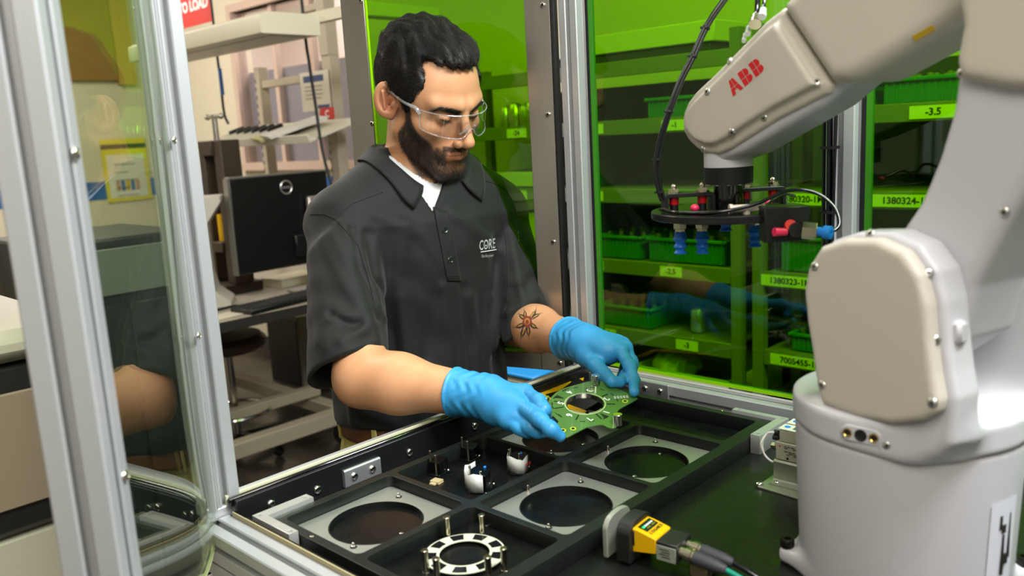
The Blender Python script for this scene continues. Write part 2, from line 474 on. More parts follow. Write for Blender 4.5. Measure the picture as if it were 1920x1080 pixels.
# ================================================================== the room
wall_cream = mat('wall_cream', '#d8d0b8', 0.75, noise=0.04, nscale=2, bump=0.04, bscale=60)
wall_white = mat('wall_white', '#d6d4c8', 0.75, noise=0.03, nscale=2)
floor_m = mat('floor_vinyl', '#39322b', 0.30, noise=0.35, nscale=3.5, rvar=0.1, coat=0.1)
X0, X1, Y0, Y1, ZC = -2.4, 3.05, -2.4, 6.8, 2.95
def struct(name, m, *boxes, bev=0.0, **k):
    g = G()
    for lo, hi in boxes: g.box(lo, hi, bev)
    return g.build(name, m, kind='structure', **k)
struct('floor', floor_m, ((X0-.1, Y0-.1, -.1), (X1+.1, Y1+.1, 0)))
struct('ceiling', mat('ceiling_tile', '#d9d7cf', 0.9), ((X0-.1, Y0-.1, ZC), (X1+.1, Y1+.1, ZC+.1)))
# window opening in the right-hand wall: y 4.16..5.36, z 1.33..2.30
WY0, WY1, WZ0, WZ1 = 4.12, 5.36, 1.33, 2.32
struct('wall_right', wall_cream, ((X1, Y0-.1, 0), (X1+.1, WY0, ZC)), ((X1, WY1, 0), (X1+.1, Y1+.1, ZC)),
       ((X1, WY0, 0), (X1+.1, WY1, WZ0)), ((X1, WY0, WZ1), (X1+.1, WY1, ZC)))
struct('wall_back', wall_cream, ((X0-.1, Y1, 0), (X1, Y1+.1, ZC)))
struct('wall_left', wall_white, ((X0-.1, Y0, 0), (X0, Y1, ZC)))
struct('wall_front', wall_white, ((X0-.1, Y0-.1, 0), (X1, Y0, ZC)))
stripe = mat('blue_stripe_paint', '#1263ad', 0.5)
struct('trim_1', stripe, ((X1-.006, 3.3, 1.10), (X1, Y1, 1.235)))
struct('trim_2', stripe, ((X0, Y1-.006, 1.10), (X1-.006, Y1, 1.235)))
wframe = mat('window_frame_paint', '#cdb4a4', 0.5)
wn = struct('window_1', wframe, ((X1-.03, WY0-.05, WZ0-.05), (X1+.06, WY0, WZ1+.05)), ((X1-.03, WY1, WZ0-.05), (X1+.06, WY1+.05, WZ1+.05)),
            ((X1-.05, WY0-.07, WZ0-.05), (X1+.06, WY1+.07, WZ0)), ((X1-.03, WY0, WZ1), (X1+.06, WY1, WZ1+.05)))
g = G(); g.box((X1+.03, WY0, WZ0), (X1+.036, WY1, WZ1)); g.build('pane', acrylic('window_glass', (0.93, 0.94, 0.95)), wn)
g = G()
for y in (4.52, 4.94): g.box((X1+.012, y-.02, WZ0), (X1+.05, y+.02, WZ1))
g.build('mullion', wframe, wn)
g = G(); g.box((X1+.07, WY0-.2, WZ0-.1), (X1+.075, WY1+.2, 1.93)); g.build('privacy_film', mat('lavender_film', '#8d8494', 0.6), wn)
# the bright corridor beyond the glass
struct('wall_corridor', mat('corridor_wall', '#e7d9d4', 0.8), ((X1+1.2, 2.6, 0), (X1+1.3, Y1, ZC)), ((X1+.1, 2.5, 0), (X1+1.3, 2.6, ZC)), ((X1+.1, Y1, 0), (X1+1.3, Y1+.1, ZC)))
struct('floor_corridor', floor_m, ((X1+.1, 2.5, -.1), (X1+1.3, Y1, 0)))
struct('ceiling_corridor', MATS['ceiling_tile'], ((X1+.1, 2.5, ZC), (X1+1.3, Y1, ZC+.1)))
area_light('corridor_lamp', (X1+.65, 4.7, 2.9), (X1+.65, 4.7, 0), 0.5, 2.0, 55, (1, 0.9, 0.86))
struct('baseboard_right', mat('baseboard_rubber', '#3a3631', 0.5), ((X1-.012, Y0, 0), (X1, Y1, .1)))

# ================================================================== the robot cell (frame, table, windows, doors)
cell = thing('robot_cell', (0.83, 0.33, 0), 'aluminium framed robot cell with black tabletop and green acrylic windows', 'machine cell')
def tslot(s=0.04, w=0.008, d=0.009):
    h = s/2; q = []
    for k in range(4):
        a = k*math.pi/2; c, sn = math.cos(a), math.sin(a)
        for x, y in ((h-.0015, -h), (h, -h+.0015), (h, -w/2-.0015), (h-.0015, -w/2), (h-.003, -w/2), (h-.003, -w/2-.004), (h-d, -w/2), (h-d, w/2), (h-.003, w/2+.004), (h-.003, w/2), (h-.0015, w/2), (h, w/2+.0015)):
            q.append((c*x-sn*y, sn*x+c*y))
    return q
TS = tslot()
def post(x, y, z0, z1, name='post', rot=0.0, parent=cell, s=1.0, m=alu):
    g = G(); c, sn = math.cos(rot), math.sin(rot)
    g.prism(np.array(TS)*s, (x, y, 0), (c, sn, 0), (-sn, c, 0), z0, z1)
    return g.build(name, m, parent, smooth=25)
def rail(p, q, name='rail', sx=1.0, sz=1.0, parent=cell):
    p = np.array(p, float); q = np.array(q, float); a = unit(q-p); v = np.array([0, 0, 1.0]); u = np.cross(v, a)
    g = G(); g.prism(np.array(TS)*np.array([sx, sz]), p, u, v, 0, np.linalg.norm(q-p)); return g.build(name, alu, parent, smooth=25)
TZ = 0.976
g = G(); g.box((0.468, -0.55, TZ-.02), (1.178, 0.952, TZ), 0.001)
tabletop = g.build('tabletop', mat('black_tabletop', '#141614', 0.30, noise=0.3, nscale=25, rvar=0.07, bump=0.03, bscale=500, spec=0.4), cell)
# dust flecks lying on the tabletop and tray are real little chips, joined
# rails round the table
rail((0.443, -0.55, 0.978), (0.443, 0.955, 0.978)); rail((0.443, -0.55, 0.936), (0.443, 0.955, 0.936), sz=1.0)
rail((0.44, 0.977, 0.990), (1.22, 0.977, 0.990)); rail((0.44, 0.977, 0.948), (1.22, 0.977, 0.948))
rail((1.20, -0.55, 0.986), (1.20, 0.957, 0.986), sz=1.15); rail((0.44, -0.57, 0.986), (1.22, -0.57, 0.986))
g = G(); g.box((0.4635, -0.55, TZ), (0.4665, 0.946, 1.0035)); g.build('edge_trim', black_gloss, cell)
g = G(); g.box((0.4618, -0.55, 0.998), (0.4634, 0.946, 1.0042)); g.build('gasket', mat('cream_gasket', '#b3a67f', 0.5), cell)
g = G(); g.box((0.468, 0.9440, TZ), (1.178, 0.9505, 1.0165), 0.0008); front_plate = g.build('front_plate', mat('black_plate', '#202124', 0.33, 0.4, noise=0.15, nscale=40, bump=0.05, bscale=900), cell)
g = G(); g.box((0.462, 0.951, 1.008), (1.178, 0.9575, 1.0195), 0.002); g.build('edge_trim', black_gloss, cell)
g = G(); g.box((0.462, 0.9577, 1.008), (1.178, 0.9615, 1.0215)); g.build('gasket', mat('pale_gasket', '#d6d6b4', 0.4), cell)
for px in ((508, 945), (595, 918), (768, 848), (890, 799)):
    p = aty(*px, 0.944); bolt(cell, p, (0, -1, 0), 0.0062)
# legs and skirt of the cell below the table
for x, y in ((0.443, 0.975), (1.2, 0.975), (0.443, -0.56), (1.2, -0.56)): post(x, y, 0.03, 0.915, 'leg')
for x, y in ((0.443, 0.975), (1.2, 0.975), (0.443, -0.56), (1.2, -0.56)):
    g = G(); g.lathe((x, y, 0), (0, 0, 1), [(0.03, 0), (0.03, .01), (0.012, .02), (0.012, .03)], 16); g.build('foot', black_rubber, cell)
skirt = mat('grey_panel', '#8d8e8c', 0.5)
for lo, hi in (((0.44, -0.54, .08), (0.446, 0.955, .914)), ((0.464, 0.972, .08), (1.18, 0.978, .914)), ((1.197, -0.54, .08), (1.203, 0.955, .914))):
    g = G(); g.box(lo, hi); g.build('skirt_panel', skirt, cell)
# clamp blocks with two screws each
def clamp(p0, ax, up, nrm, L, H, T):
    p0 = np.array(p0, float); ax = unit(ax); up = unit(up); nrm = unit(nrm); g = G()
    prof = rounded([(0, -H/2), (T, -H/2), (T, H/2-.002), (T*.7, H/2), (0, H/2)], .0015, 3)
    g.prism(prof, p0-ax*L/2, nrm, up, 0, L) if np.cross(nrm, up)@ax > 0 else g.prism(prof, p0+ax*L/2, nrm, up, 0, L)
    o = g.build('clamp_block', mat('satin_aluminium', '#c6c7cb', 0.38, 0.8, bump=0.05, bscale=600), cell)
    for s in (-.25, .25): bolt(cell, p0+ax*L*s+nrm*T, nrm, 0.0055)
pa, pb = aty(641, 886, .944), aty(708, 856, .944)
clamp((pa+pb)/2+np.array([0, -.0002, -.0105]), (1, 0, 0), (0, 0, 1), (0, -1, 0), np.linalg.norm(pb-pa), 0.025, 0.006)
pa, pb = atx(1199, 722, 1.179), atx(1255, 735, 1.179)
clamp((pa+pb)/2+np.array([-.0002, 0, -.001]), (0, 1, 0), (0, 0, 1), (-1, 0, 0), np.linalg.norm(pb-pa), 0.027, 0.005)
# posts and windows
post(1.2, 0.967, 1.009, 2.3); post(1.2, 0.489, 1.009, 2.3, m=mat('white_post', '#d3d4d6', 0.4, 0.5)); post(1.2, -0.56, 1.009, 2.3); post(0.461, 0.977, 1.0105, 2.3); post(0.443, -0.57, 1.006, 2.3)
rail((1.2, -0.54, 2.32), (1.2, 0.947, 2.32)); rail((0.461, 0.967, 2.32), (1.2, 0.967, 2.32)); rail((0.443, -0.57, 2.32), (1.2, -0.57, 2.32))
edge_m = mat('cut_edge_glow', '#a5ea00', 0.35)  # glow of the sheet's cut edge painted as plain bright green
gask = black_rubber
def window(ya, yb, z0, z1):
    g = G(); g.box((1.204, ya+.006, z0+.006), (1.210, yb-.006, z1)); w = g.build('window_pane', green_acr, cell)
    g = G(); g.box((1.2035, ya+.006, z0), (1.2105, yb-.006, z0+.0058)); g.build('pane_edge', edge_m, cell)
    for y in (ya, yb-.0055): g = G(); g.box((1.203, y, z0), (1.211, y+.0055, z1)); g.build('window_gasket', gask, cell)
    d = mat('acrylic_side_edge', '#3a8a0c', 0.4)
    for y in (ya+.0056, yb-.0142): g = G(); g.box((1.2037, y, z0+.006), (1.2104, y+.0086, z1)); g.build('pane_edge', d, cell)
window(0.510, 0.946, 1.017, 2.30); window(-0.539, 0.468, 1.017, 2.30)
# window beside the free end of the cell (behind the robot, out of frame)
# hinged front door standing open behind the man
a = math.radians(107); HD = np.array([1.192, 1.000, 0]); dd = np.array([math.cos(a), math.sin(a), 0]); dn = np.array([-dd[1], dd[0], 0])
def on_door(s, z, t=0.0): return HD+dd*s+dn*t+np.array([0, 0, z])
DZ0, DZ1, DW = 0.998, 2.28, 0.455
g = G()
def dbox(g, s0, s1, z0, z1, t0, t1, bev=.0008): g.obox((on_door(s0, z0, t0)+on_door(s1, z1, t1))/2, (dd, dn, (0, 0, 1)), ((s1-s0)/2, (t1-t0)/2, (z1-z0)/2), bev)
dbox(g, 0.006, 0.008, DZ0+.012, DZ1, -.002, .012); o0 = on_door(0, DZ0)
door = mk('door', np.vstack(g.V), g.F, black_rubber, cell, origin=on_door(0, DZ0))
for nm, s0, s1, z0, z1 in (('stile', 0.008, 0.057, DZ0, DZ1), ('stile', DW-.056, DW, DZ0, DZ1), ('door_rail', 0.057, DW-.056, DZ0, DZ0+.032), ('door_rail', 0.057, DW-.056, DZ1-.05, DZ1)):
    g = G(); dbox(g, s0, s1, z0, z1, 0.009, 0.0125); g.build(nm, steel, door, origin=ORG[door])
g = G(); dbox(g, 0.03, DW-.02, DZ0+.012, DZ1-.01, 0.002, 0.008, 0); g.build('door_pane', green_acr, door, origin=ORG[door])
for e_ in ((0.0572, DW-.0562, DZ0+.0322, DZ0+.0375), (0.0572, DW-.0562, DZ0+.042, DZ0+.046), (DW-.0605, DW-.0572, DZ0+.0465, DZ1-.06)):
    g = G(); dbox(g, *e_, 0.0085, 0.0115, 0); g.build('pane_edge', edge_m, door, origin=ORG[door])
g = G(); dbox(g, 0.000, 0.006, DZ0+.004, DZ1, -.004, .014); g.build('door_seal', black_rubber, door, origin=ORG[door])
for px in ((1028, 215), (1038, 454), (698, 232), (677, 2), (1050, 681), (1018, 10)):
    p = atp(*px, on_door(0, 0, .0125), dn); bolt(door, p, dn, 0.0052)
# near door of the other opening, swung out past the camera's left: clear sheet between two profiles
NH = np.array([0.438, 0.953, 0]); NE = np.array([0.2300, 0.6996, 0]); nd = unit(NE-NH); nl = np.linalg.norm(NE-NH); nn = np.array([nd[1], -nd[0], 0])
if nn @ np.array([1, 0, 0]) < 0: nn = -nn
gz0, gz1 = 0.985, 2.28
rot = math.atan2(nd[1], nd[0])
np_ = post(*(NE+nd*.012)[:2], gz0-.02, gz1, 'door', rot=rot, s=1.12)
ndoor = np_
post(*(NH-nd*.0)[:2], gz0+.03, gz1, 'hinge_stile', rot=rot, parent=ndoor, s=0.5)
# the sheet bows slightly out of plane near the hinge and below
ns, nz = 40, 40; A = np.zeros((ns+1, nz+1, 3)); B = A.copy()
for i in range(ns+1):
    for j in range(nz+1):
        s = 0.004+(nl-.008)*i/ns; z = gz0+(gz1-gz0)*j/nz
        k = math.exp(-((s)/0.055)**2)*0.010*(0.7+0.3*math.sin(z*7)); k2 = 0.004*math.exp(-((z-gz0)/0.10)**2)*math.exp(-((s-.12)/0.14)**2)
        A[i, j] = NH+nd*s+nn*(0.012-k*.9+k2)+np.array([0, 0, z]); B[i, j] = A[i, j]-nn*.005
g = G(); g.grid(A); g.grid(B[::-1])
g.grid(np.stack([A[0], B[0]])); g.grid(np.stack([B[-1], A[-1]])); g.grid(np.stack([B[:, 0], A[:, 0]])); g.grid(np.stack([A[:, -1], B[:, -1]]))
g.build('door_pane', clear_acr, ndoor, smooth=60)
g = G(); g.tube([p+np.array([0, 0, -.002]) for p in (A[:, 0]+B[:, 0])/2], .0022, 6, smooth=False); g.build('pane_edge', mat('clear_cut_edge', '#c9c59a', 0.3), ndoor)
for px in ((139, 288), (232, 893)):
    p = atp(*px, NH+nn*.022, nn); bolt(ndoor, p, nn, 0.0055)
for px in ((325, 263), (371, 630)):
    p = atp(*px, NH+nn*.014, nn); bolt(ndoor, p, nn, 0.0048)
# cables tied to the white post
cb = G()
for k in range(7):
    y0 = 0.4995+((k % 4)-1.5)*.0042; x0 = 1.173-(k//4)*.005; ph = k*1.7
    cb.tube([(x0+.0015*math.sin(z*9+ph), y0+.0022*math.sin(z*7+ph*2), z) for z in np.linspace(1.0, 2.25, 14)], .0024, 6, 3)
cab = cb.build('cable_bundle', mat('black_cable', '#17191c', 0.32), cell)
for px in ((1577, 276), (1571, 398)):
    p = atx(*px, 1.172); g = G()
    for k in range(12):
        t = 2*math.pi*k/12; t2 = 2*math.pi*(k+1)/12
        g.bar((p[0]+.0085*math.cos(t), 0.4995+.0135*math.sin(t), p[2]), (p[0]+.0085*math.cos(t2), 0.4995+.0135*math.sin(t2), p[2]), .0012, .004)
    g.build('cable_tie', black_plastic, cab, origin=ORG[cell])

# ================================================================== the robot arm
RB = atd(1694, 930, 0.872); RBX, RBY = float(RB[0]), float(RB[1])
robot = thing('industrial_robot', (RBX, RBY, TZ), 'white six axis robot arm bolted to the black tabletop', 'robot')
E1 = unit((0.30, 0.954, 0)); E2 = np.array([-E1[1], E1[0], 0]); UZ = np.array([0, 0, 1.0])
RBC = np.array([RBX, RBY, 0])
def rplane(w): return RBC+E2*w
def px2uv(pts, w):
    out = []
    for x, y in pts:
        p = atp(x, y, rplane(w), E2)-RBC; out.append((-(p@E1), p[2]))
    return np.array(out)
def rext(P, poly, w0, w1, r): return sd_ext(P, RBC, -E1, UZ, poly, w0, w1, r)
def ruv(u, v, w): return RBC-E1*u+UZ*v+E2*w
SEAM = 1.142
WF = 0.098
cover_px = [(1513, 545), (1521, 500), (1545, 462), (1590, 447), (1650, 447), (1700, 470), (1732, 515), (1745, 570), (1750, 640), (1757, 700), (1766, 752), (1762, 772), (1735, 788), (1680, 795), (1610, 781), (1548, 757), (1536, 720), (1528, 660), (1519, 605)]
cov = px2uv(cover_px, WF)
cc = cov.mean(0)
hous = inset(cov if np.sum(cov[:, 0]*np.roll(cov[:, 1], -1)-np.roll(cov[:, 0], -1)*cov[:, 1]) > 0 else cov[::-1], -0.0045)
hb = hous.copy(); hb[hb[:, 1] < 1.2, 1] -= 0.03
def sd_vcyl(P, x, y, r, z0, z1, rd):
    d = np.stack([np.hypot(P[:, 0]-x, P[:, 1]-y)-r+rd, np.abs(P[:, 2]-(z0+z1)/2)-(z1-z0)/2+rd], 1)
    return np.linalg.norm(np.maximum(d, 0), axis=1)+np.minimum(d.max(1), 0)-rd
def f_base(P):
    rr = 0.100+0.006*np.clip((P[:, 2]-TZ)/0.16, 0, 1)
    d = np.maximum(np.hypot(P[:, 0]-RBX, P[:, 1]-RBY)-rr, np.abs(P[:, 2]-(TZ+SEAM)/2)-(SEAM-TZ)/2)
    fl = sd_box(P, (RBX, RBY, TZ+.009), np.array([E1, E2, UZ]), (0.088, 0.088, 0.009), 0.006)
    return smin(d, fl, 0.012)
V, F = isosurf(f_base, (RBX-.17, RBY-.17, TZ-.004), (RBX+.17, RBY+.17, SEAM+.01), 0.003)
V[:, 2] = np.clip(V[:, 2], TZ, SEAM-.0006)
mk('base', V, F, robot_white, robot, smooth=50)
back = hous.copy()
def f_tur(P):
    d = sd_vcyl(P, RBX, RBY, 0.1085, SEAM+.0006, 1.172, 0.004)
    h = rext(P, hb, 0.050, WF-.012, 0.006)
    d = smin(d, h, 0.030)
    b = rext(P, hb-np.array([0.006, -0.004]), -0.105, -0.058, 0.012)
    d = smin(d, b, 0.030)
    # left ledge in front of the housing
    return d
lo = RBC-np.array([.2, .2, 0]); hi = RBC+np.array([.2, .2, 0])
V, F = isosurf(f_tur, (lo[0], lo[1], SEAM-.006), (hi[0], hi[1], 1.40), 0.0028)
mk('turret', V, F, robot_white, robot, smooth=60)
V, F = isosurf(lambda P: rext(P, inset(hous, .004), WF-.0125, WF+.006, 0.007), (lo[0], lo[1], 1.14), (hi[0], hi[1], 1.40), 0.0024)
mk('shoulder_cover', V, F, robot_cover, robot, smooth=60)
# upper arm and elbow
upper = px2uv([(1640, 640), (1640, 520), (1692, 424), (1722, 380), (1755, 300), (1782, 210), (1790, 150), (1793, 100), (1806, 50), (1797, 5), (1785, -60), (1810, -160), (1900, -215), (2050, -205), (2125, -90), (2085, 60), (2000, 200), (1935, 330), (1875, 440), (1825, 540), (1800, 640), (1720, 690)], 0.05)
V, F = isosurf(lambda P: rext(P, upper, -.035, .052, 0.012), (lo[0], lo[1]-.15, 1.15), (hi[0], hi[1], 1.80), 0.0032)
mk('upper_arm', V, F, robot_white, robot, smooth=60)
elbow = px2uv([(1792, 115), (1804, 50), (1797, 5), (1785, -60), (1810, -160), (1900, -215), (2050, -205), (2125, -90), (2095, 60), (2020, 180), (1900, 175), (1800, 155)], 0.055)
V, F = isosurf(lambda P: rext(P, inset(elbow if np.sum(elbow[:, 0]*np.roll(elbow[:, 1], -1)-np.roll(elbow[:, 0], -1)*elbow[:, 1]) > 0 else elbow[::-1], .003), .030, .064, 0.011), (lo[0], lo[1]-.15, 1.45), (hi[0], hi[1], 1.80), 0.0032)
mk('elbow_cover', V, F, robot_cover, robot, smooth=60)
# forearm: rear housing, front body with cover, flange
WA = -0.004
fore_all = [(1271, 233), (1273, 212), (1281, 192), (1296, 172), (1330, 140), (1390, 78), (1426, 40), (1462, 12)]
fore_front = px2uv(fore_all+[(1468, 26), (1554, 158), (1545, 175), (1500, 198), (1450, 224), (1412, 248), (1385, 265), (1362, 280), (1340, 290), (1318, 289), (1298, 280), (1282, 264), (1273, 248)], WA)
fore_rear = px2uv([(1464, 10), (1478, -6), (1520, -50), (1600, -120), (1700, -170), (1830, -175), (1900, -90), (1880, 0), (1800, 44), (1700, 98), (1612, 148), (1590, 156), (1557, 156), (1470, 24)], WA)
under = px2uv([(1326, 282), (1346, 299), (1368, 303), (1410, 287), (1480, 246), (1560, 200), (1615, 153), (1560, 100), (1400, 180), (1330, 230)], WA-.03)
lo2 = RBC+np.array([-.25, -.15, 0]); hi2 = RBC+np.array([.35, .45, 0])
ff_ = fore_front if np.sum(fore_front[:, 0]*np.roll(fore_front[:, 1], -1)-np.roll(fore_front[:, 0], -1)*fore_front[:, 1]) > 0 else fore_front[::-1]
ff_in = inset(ff_, .013)
def f_front(P):
    # a flat-faced cover whose long edges are wide chamfers
    a = rext(P, ff_, -.085, WA-.006, 0.006)
    return smin(a, smax(rext(P, ff_in, -.05, WA+.0075, 0.003), a-.0085, .004), .006)
V, F = isosurf(f_front, (lo2[0], lo2[1], 1.38), (hi2[0], hi2[1], 1.74), 0.0026)
mk('forearm', V, F, robot_cover, robot, smooth=60)
def f_rear(P): return rext(P, fore_rear, -.095, WA+.004, 0.017)
V, F = isosurf(f_rear, (lo2[0], lo2[1], 1.45), (hi2[0], hi2[1], 1.80), 0.0030)
mk('forearm_housing', V, F, robot_cover, robot, smooth=60)
def f_under(P): return rext(P, under, -.078, WA-.012, 0.010)
V, F = isosurf(f_under, (lo2[0], lo2[1], 1.36), (hi2[0], hi2[1], 1.70), 0.0030)
mk('wrist_body', V, F, robot_white, robot, smooth=60)
WG = -0.044
gp = atp(1366, 405, rplane(WG), E2); GX, GY = gp[0], gp[1]
def gz(y): return atp(1366, y, rplane(WG), E2)[2]
ZPL = gz(391)           # top of the gripper plate
rF = 0.0305
g = G(); g.lathe((GX, GY, 0), UZ, [(rF, gz(312)), (rF, gz(250)), (rF-.002, gz(240))], 40); g.build('tool_neck', robot_white, robot)
# screws along the covers
def hit(f, px):
    d = unit(ray(*px)); p = march(f, [CAM+d*0.45], [d], 60)[0]; return p, fgrad(f, [p])[0]
for px in ((1326, 172), (1368, 114), (1279, 231), (1319, 281), (1373, 248), (1433, 221), (1532, 154), (1448, 27)):
    p, n_ = hit(f_front, px); bolt(robot, p-n_*.0008, unit(n_+E2*.4), 0.0048, WBOLT)
fc = lambda P: rext(P, hous, 0.050, WF-.012, 0.006)
for px in ((1632, 437), (1742, 512), (1756, 638), (1748, 756), (1527, 500), (1541, 722)):
    p, n_ = hit(lambda P: np.minimum(fc(P), rext(P, inset(hous, .004), WF-.0125, WF+.006, 0.007)), px); bolt(robot, p-n_*.001, unit(n_*.6+E2*.6), 0.0046, WBOLT)
fu = lambda P: rext(P, upper, -.035, .052, 0.012)
for px in ((1801, 138), (1795, 12), (1883, 398)):
    p, n_ = hit(fu, px); bolt(robot, p-n_*.001, unit(n_*.4+E2*.8), 0.0046, WBOLT)
for s, t in ((1, 1), (-1, 1), (1, -1), (-1, -1)):
    q = RBC+E1*.080*s+E2*.080*t; g = G()
    g.lathe((q[0], q[1], TZ+.0182), UZ, [(.0075, 0), (.0075, .008), (.0068, .009), (.004, .009), (.0038, .004)], 20, close=False); g.build('flange_bolt', mat('black_oxide', '#26231f', 0.35, 0.7), robot)
# connector plate on the turret front, its three ports, the little brake cover and the label
def on_cyl(px, r):
    d = ray(*px); o = CAM-RBC; a = d[0]**2+d[1]**2; b = o[0]*d[0]+o[1]*d[1]; c = o[0]**2+o[1]**2-r*r
    t = (-b-math.sqrt(max(b*b-a*c, 0)))/a; p = CAM+d*t; return p, unit(p-np.array([RBX, RBY, p[2]]))
pc, nc = on_cyl((1616, 815), .1087); tv = unit(np.cross(UZ, nc))
g = G(); g.prism(rrect(-.0185, -.0075, .0185, .0075, .0072), pc-nc*.001, tv, UZ, 0, .0036, .0007); g.build('port_plate', robot_white, robot)
for s, r, m in ((-.0125, .0036, brass), (-.0, .0046, hexdark), (.0118, .0036, brass)):
    g = G(); q = pc+tv*s+nc*.0024; g.lathe(q, nc, [(r*1.25, 0), (r*1.25, .0008), (r, .0009), (r*.8, .0003)], 20, close=False); g.m = 1; g.lathe(q, nc, [(r*.8, .0003), (.0001, .0002)], 20, close=False)
    g.build('port', [m if m is brass else hexdark, hexdark], robot)
pc2, nc2 = on_cyl((1664, 833), .1087); g = G(); g.lathe(pc2-nc2*.001, nc2, [(.0088, 0), (.0088, .003), (.008, .0036)], 24); g.build('brake_cover', robot_white, robot); bolt(robot, pc2+nc2*.0025, nc2, .0040, WBOLT)
A = np.zeros((2, 9, 3))
for j in range(9):
    t = 1.222-math.pi*0.93-j*0.045
    for i, z in enumerate((1.01, 1.095)):
        rr = 0.1003+0.006*np.clip((z-TZ)/.16, 0, 1)
        A[i, j] = (RBX+math.cos(t)*(rr+.0006), RBY+math.sin(t)*(rr+.0006), z)
lab_t = [A[0, j] for j in range(9)]
g = G(); g.grid(A); lab = g.build('warning_label', mat('label_paper', '#d9dbe6', 0.5), robot)
g = G()
for j, za, zb, w in ((2, 1.035, 1.08, .0012), (4, 1.02, 1.06, .0012), (3, 1.03, 1.04, .003), (4, 1.062, 1.07, .003), (5, 1.066, 1.08, .002)):
    p = A[0, j].copy(); n_ = unit(p-np.array([RBX, RBY, p[2]])); t_ = np.cross(UZ, n_)
    rr = .0014
    g.obox((p[0]+n_[0]*rr, p[1]+n_[1]*rr, (za+zb)/2), (t_, n_, UZ), (w, .0012, (zb-za)/2))
g.build('label_print', dark_print, lab, kind='stuff', origin=ORG[robot])
# lug on the shoulder edge, yellow stickers, the trade lettering
p, n_ = hit(fc, (1797, 622)); g = G(); g.obox(p, (E1, E2, UZ), (.006, .007, .010), .003); g.build('stop_lug', robot_white, robot)
yl = mat('yellow_sticker', '#d3b02a', 0.5)
p = atp(1732, 62, rplane(-.02), E2); d_ = unit(ray(1732, 62)); hp, n_ = hit(f_rear, (1732, 62))
ax = unit(np.cross(n_, E2)); g = G(); g.obox(hp+n_*.0003, (ax, np.cross(n_, ax), n_), (.011, .0028, .0004)); g.build('sticker', yl, robot)
def clip(poly, a, b, c):
    out = []
    for i in range(len(poly)):
        p, q = poly[i-1], poly[i]; dp = a*p[0]+b*p[1]-c; dq = a*q[0]+b*q[1]-c
        if (dp >= 0) != (dq >= 0): t = dp/(dp-dq); out.append((p[0]+(q[0]-p[0])*t, p[1]+(q[1]-p[1])*t))
        if dq >= 0: out.append(q)
    return out
def densify(poly, k=3):
    out = []
    for i in range(len(poly)):
        p, q = np.array(poly[i]), np.array(poly[(i+1) % len(poly)])
        out += [tuple(p+(q-p)*t/k) for t in range(k)]
    return out
bl = [(0, 0), (.46, 0), (.62, .03), (.74, .12), (.78, .25), (.74, .40), (.63, .50), (.70, .62), (.72, .76), (.66, .91), (.52, .99), (.40, 1.0), (0, 1.0)]
al1 = [(0, 0), (.25, 0), (.33, .25), (.42, .25), (.42, 1.0), (.28, 1.0)]
al2 = [(.46, .25), (.55, .25), (.62, 0), (.87, 0), (.60, 1.0), (.46, 1.0)]
LET = [(0.0, [al1, al2]), (1.02, [clip(bl, -1, 0, -.33), clip(bl, 1, 0, .38)]), (1.95, [clip(bl, -1, 0, -.33), clip(bl, 1, 0, .38)])]
g = G()
for ox, parts in LET:
    for P in parts:
        for Q in (clip(P, 0, 1, .50), clip(P, 0, -1, -.455)):
            if len(Q) < 3: continue
            pts = []
            for s, t in densify(Q, 2):
                pxx = (1375.0+(s+ox)*22.0-t*14.5, 181.0-(s+ox)*18.6-t*24.0)
                p, n_ = hit(f_front, pxx); pts.append(p+n_*.0005)
            g.add(pts, [tuple(range(len(pts)))[::-1]])
g.build('lettering', red_print, robot, smooth=0)
# hose fittings on top of the forearm and the tube that leaves them upwards
for px, r, m in ((1417, 36, ), .0062, nickel), ((1403, 55), .0028, robot_white), ((1396, 68), .0022, robot_white), ((1430, 22), .0040, robot_white):
    p, n_ = hit(f_front, (px[0]+6, px[1]+6)); up_ = unit(n_*.6+UZ*.5-E2*.1)
    q = atp(px[0], px[1], rplane(-.03), E2)
    g = G(); g.lathe(q-up_*.010, up_, [(r*1.2, 0), (r*1.2, .006), (r, .007), (r, .014), (r*.8, .015)], 16); g.build('hose_fitting', m, robot)
    if px[0] > 1410:
        g = G(); g.tube([q, q+up_*.02, q+up_*.05+UZ*.03, q+UZ*.14-E1*.02], r*.55, 8); g.build('air_hose', black_gloss, robot)

# ================================================================== vacuum gripper on the robot flange
grip = thing('vacuum_gripper', (GX, GY, ZPL-.055), 'black disc gripper with blue bellows suction cups under the robot wrist', 'gripper')
GC = np.array([GX, GY, 0])
g = G(); g.lathe(GC, UZ, [(rF+.0005, gz(343)), (rF+.0008, gz(313))], 40); g.build('flange_ring', black_anod, grip)
g = G(); g.lathe(GC, UZ, [(.0185, ZPL), (.0185, gz(345)), (rF-.003, gz(344.5)), (rF-.003, gz(343.5))], 36); g.build('column', black_gloss, grip)
for k in range(12):
    t = k*math.pi/6; bolt(grip, GC+np.array([math.cos(t)*.0275, math.sin(t)*.0275, gz(344)]), (0, 0, -1), .0028)
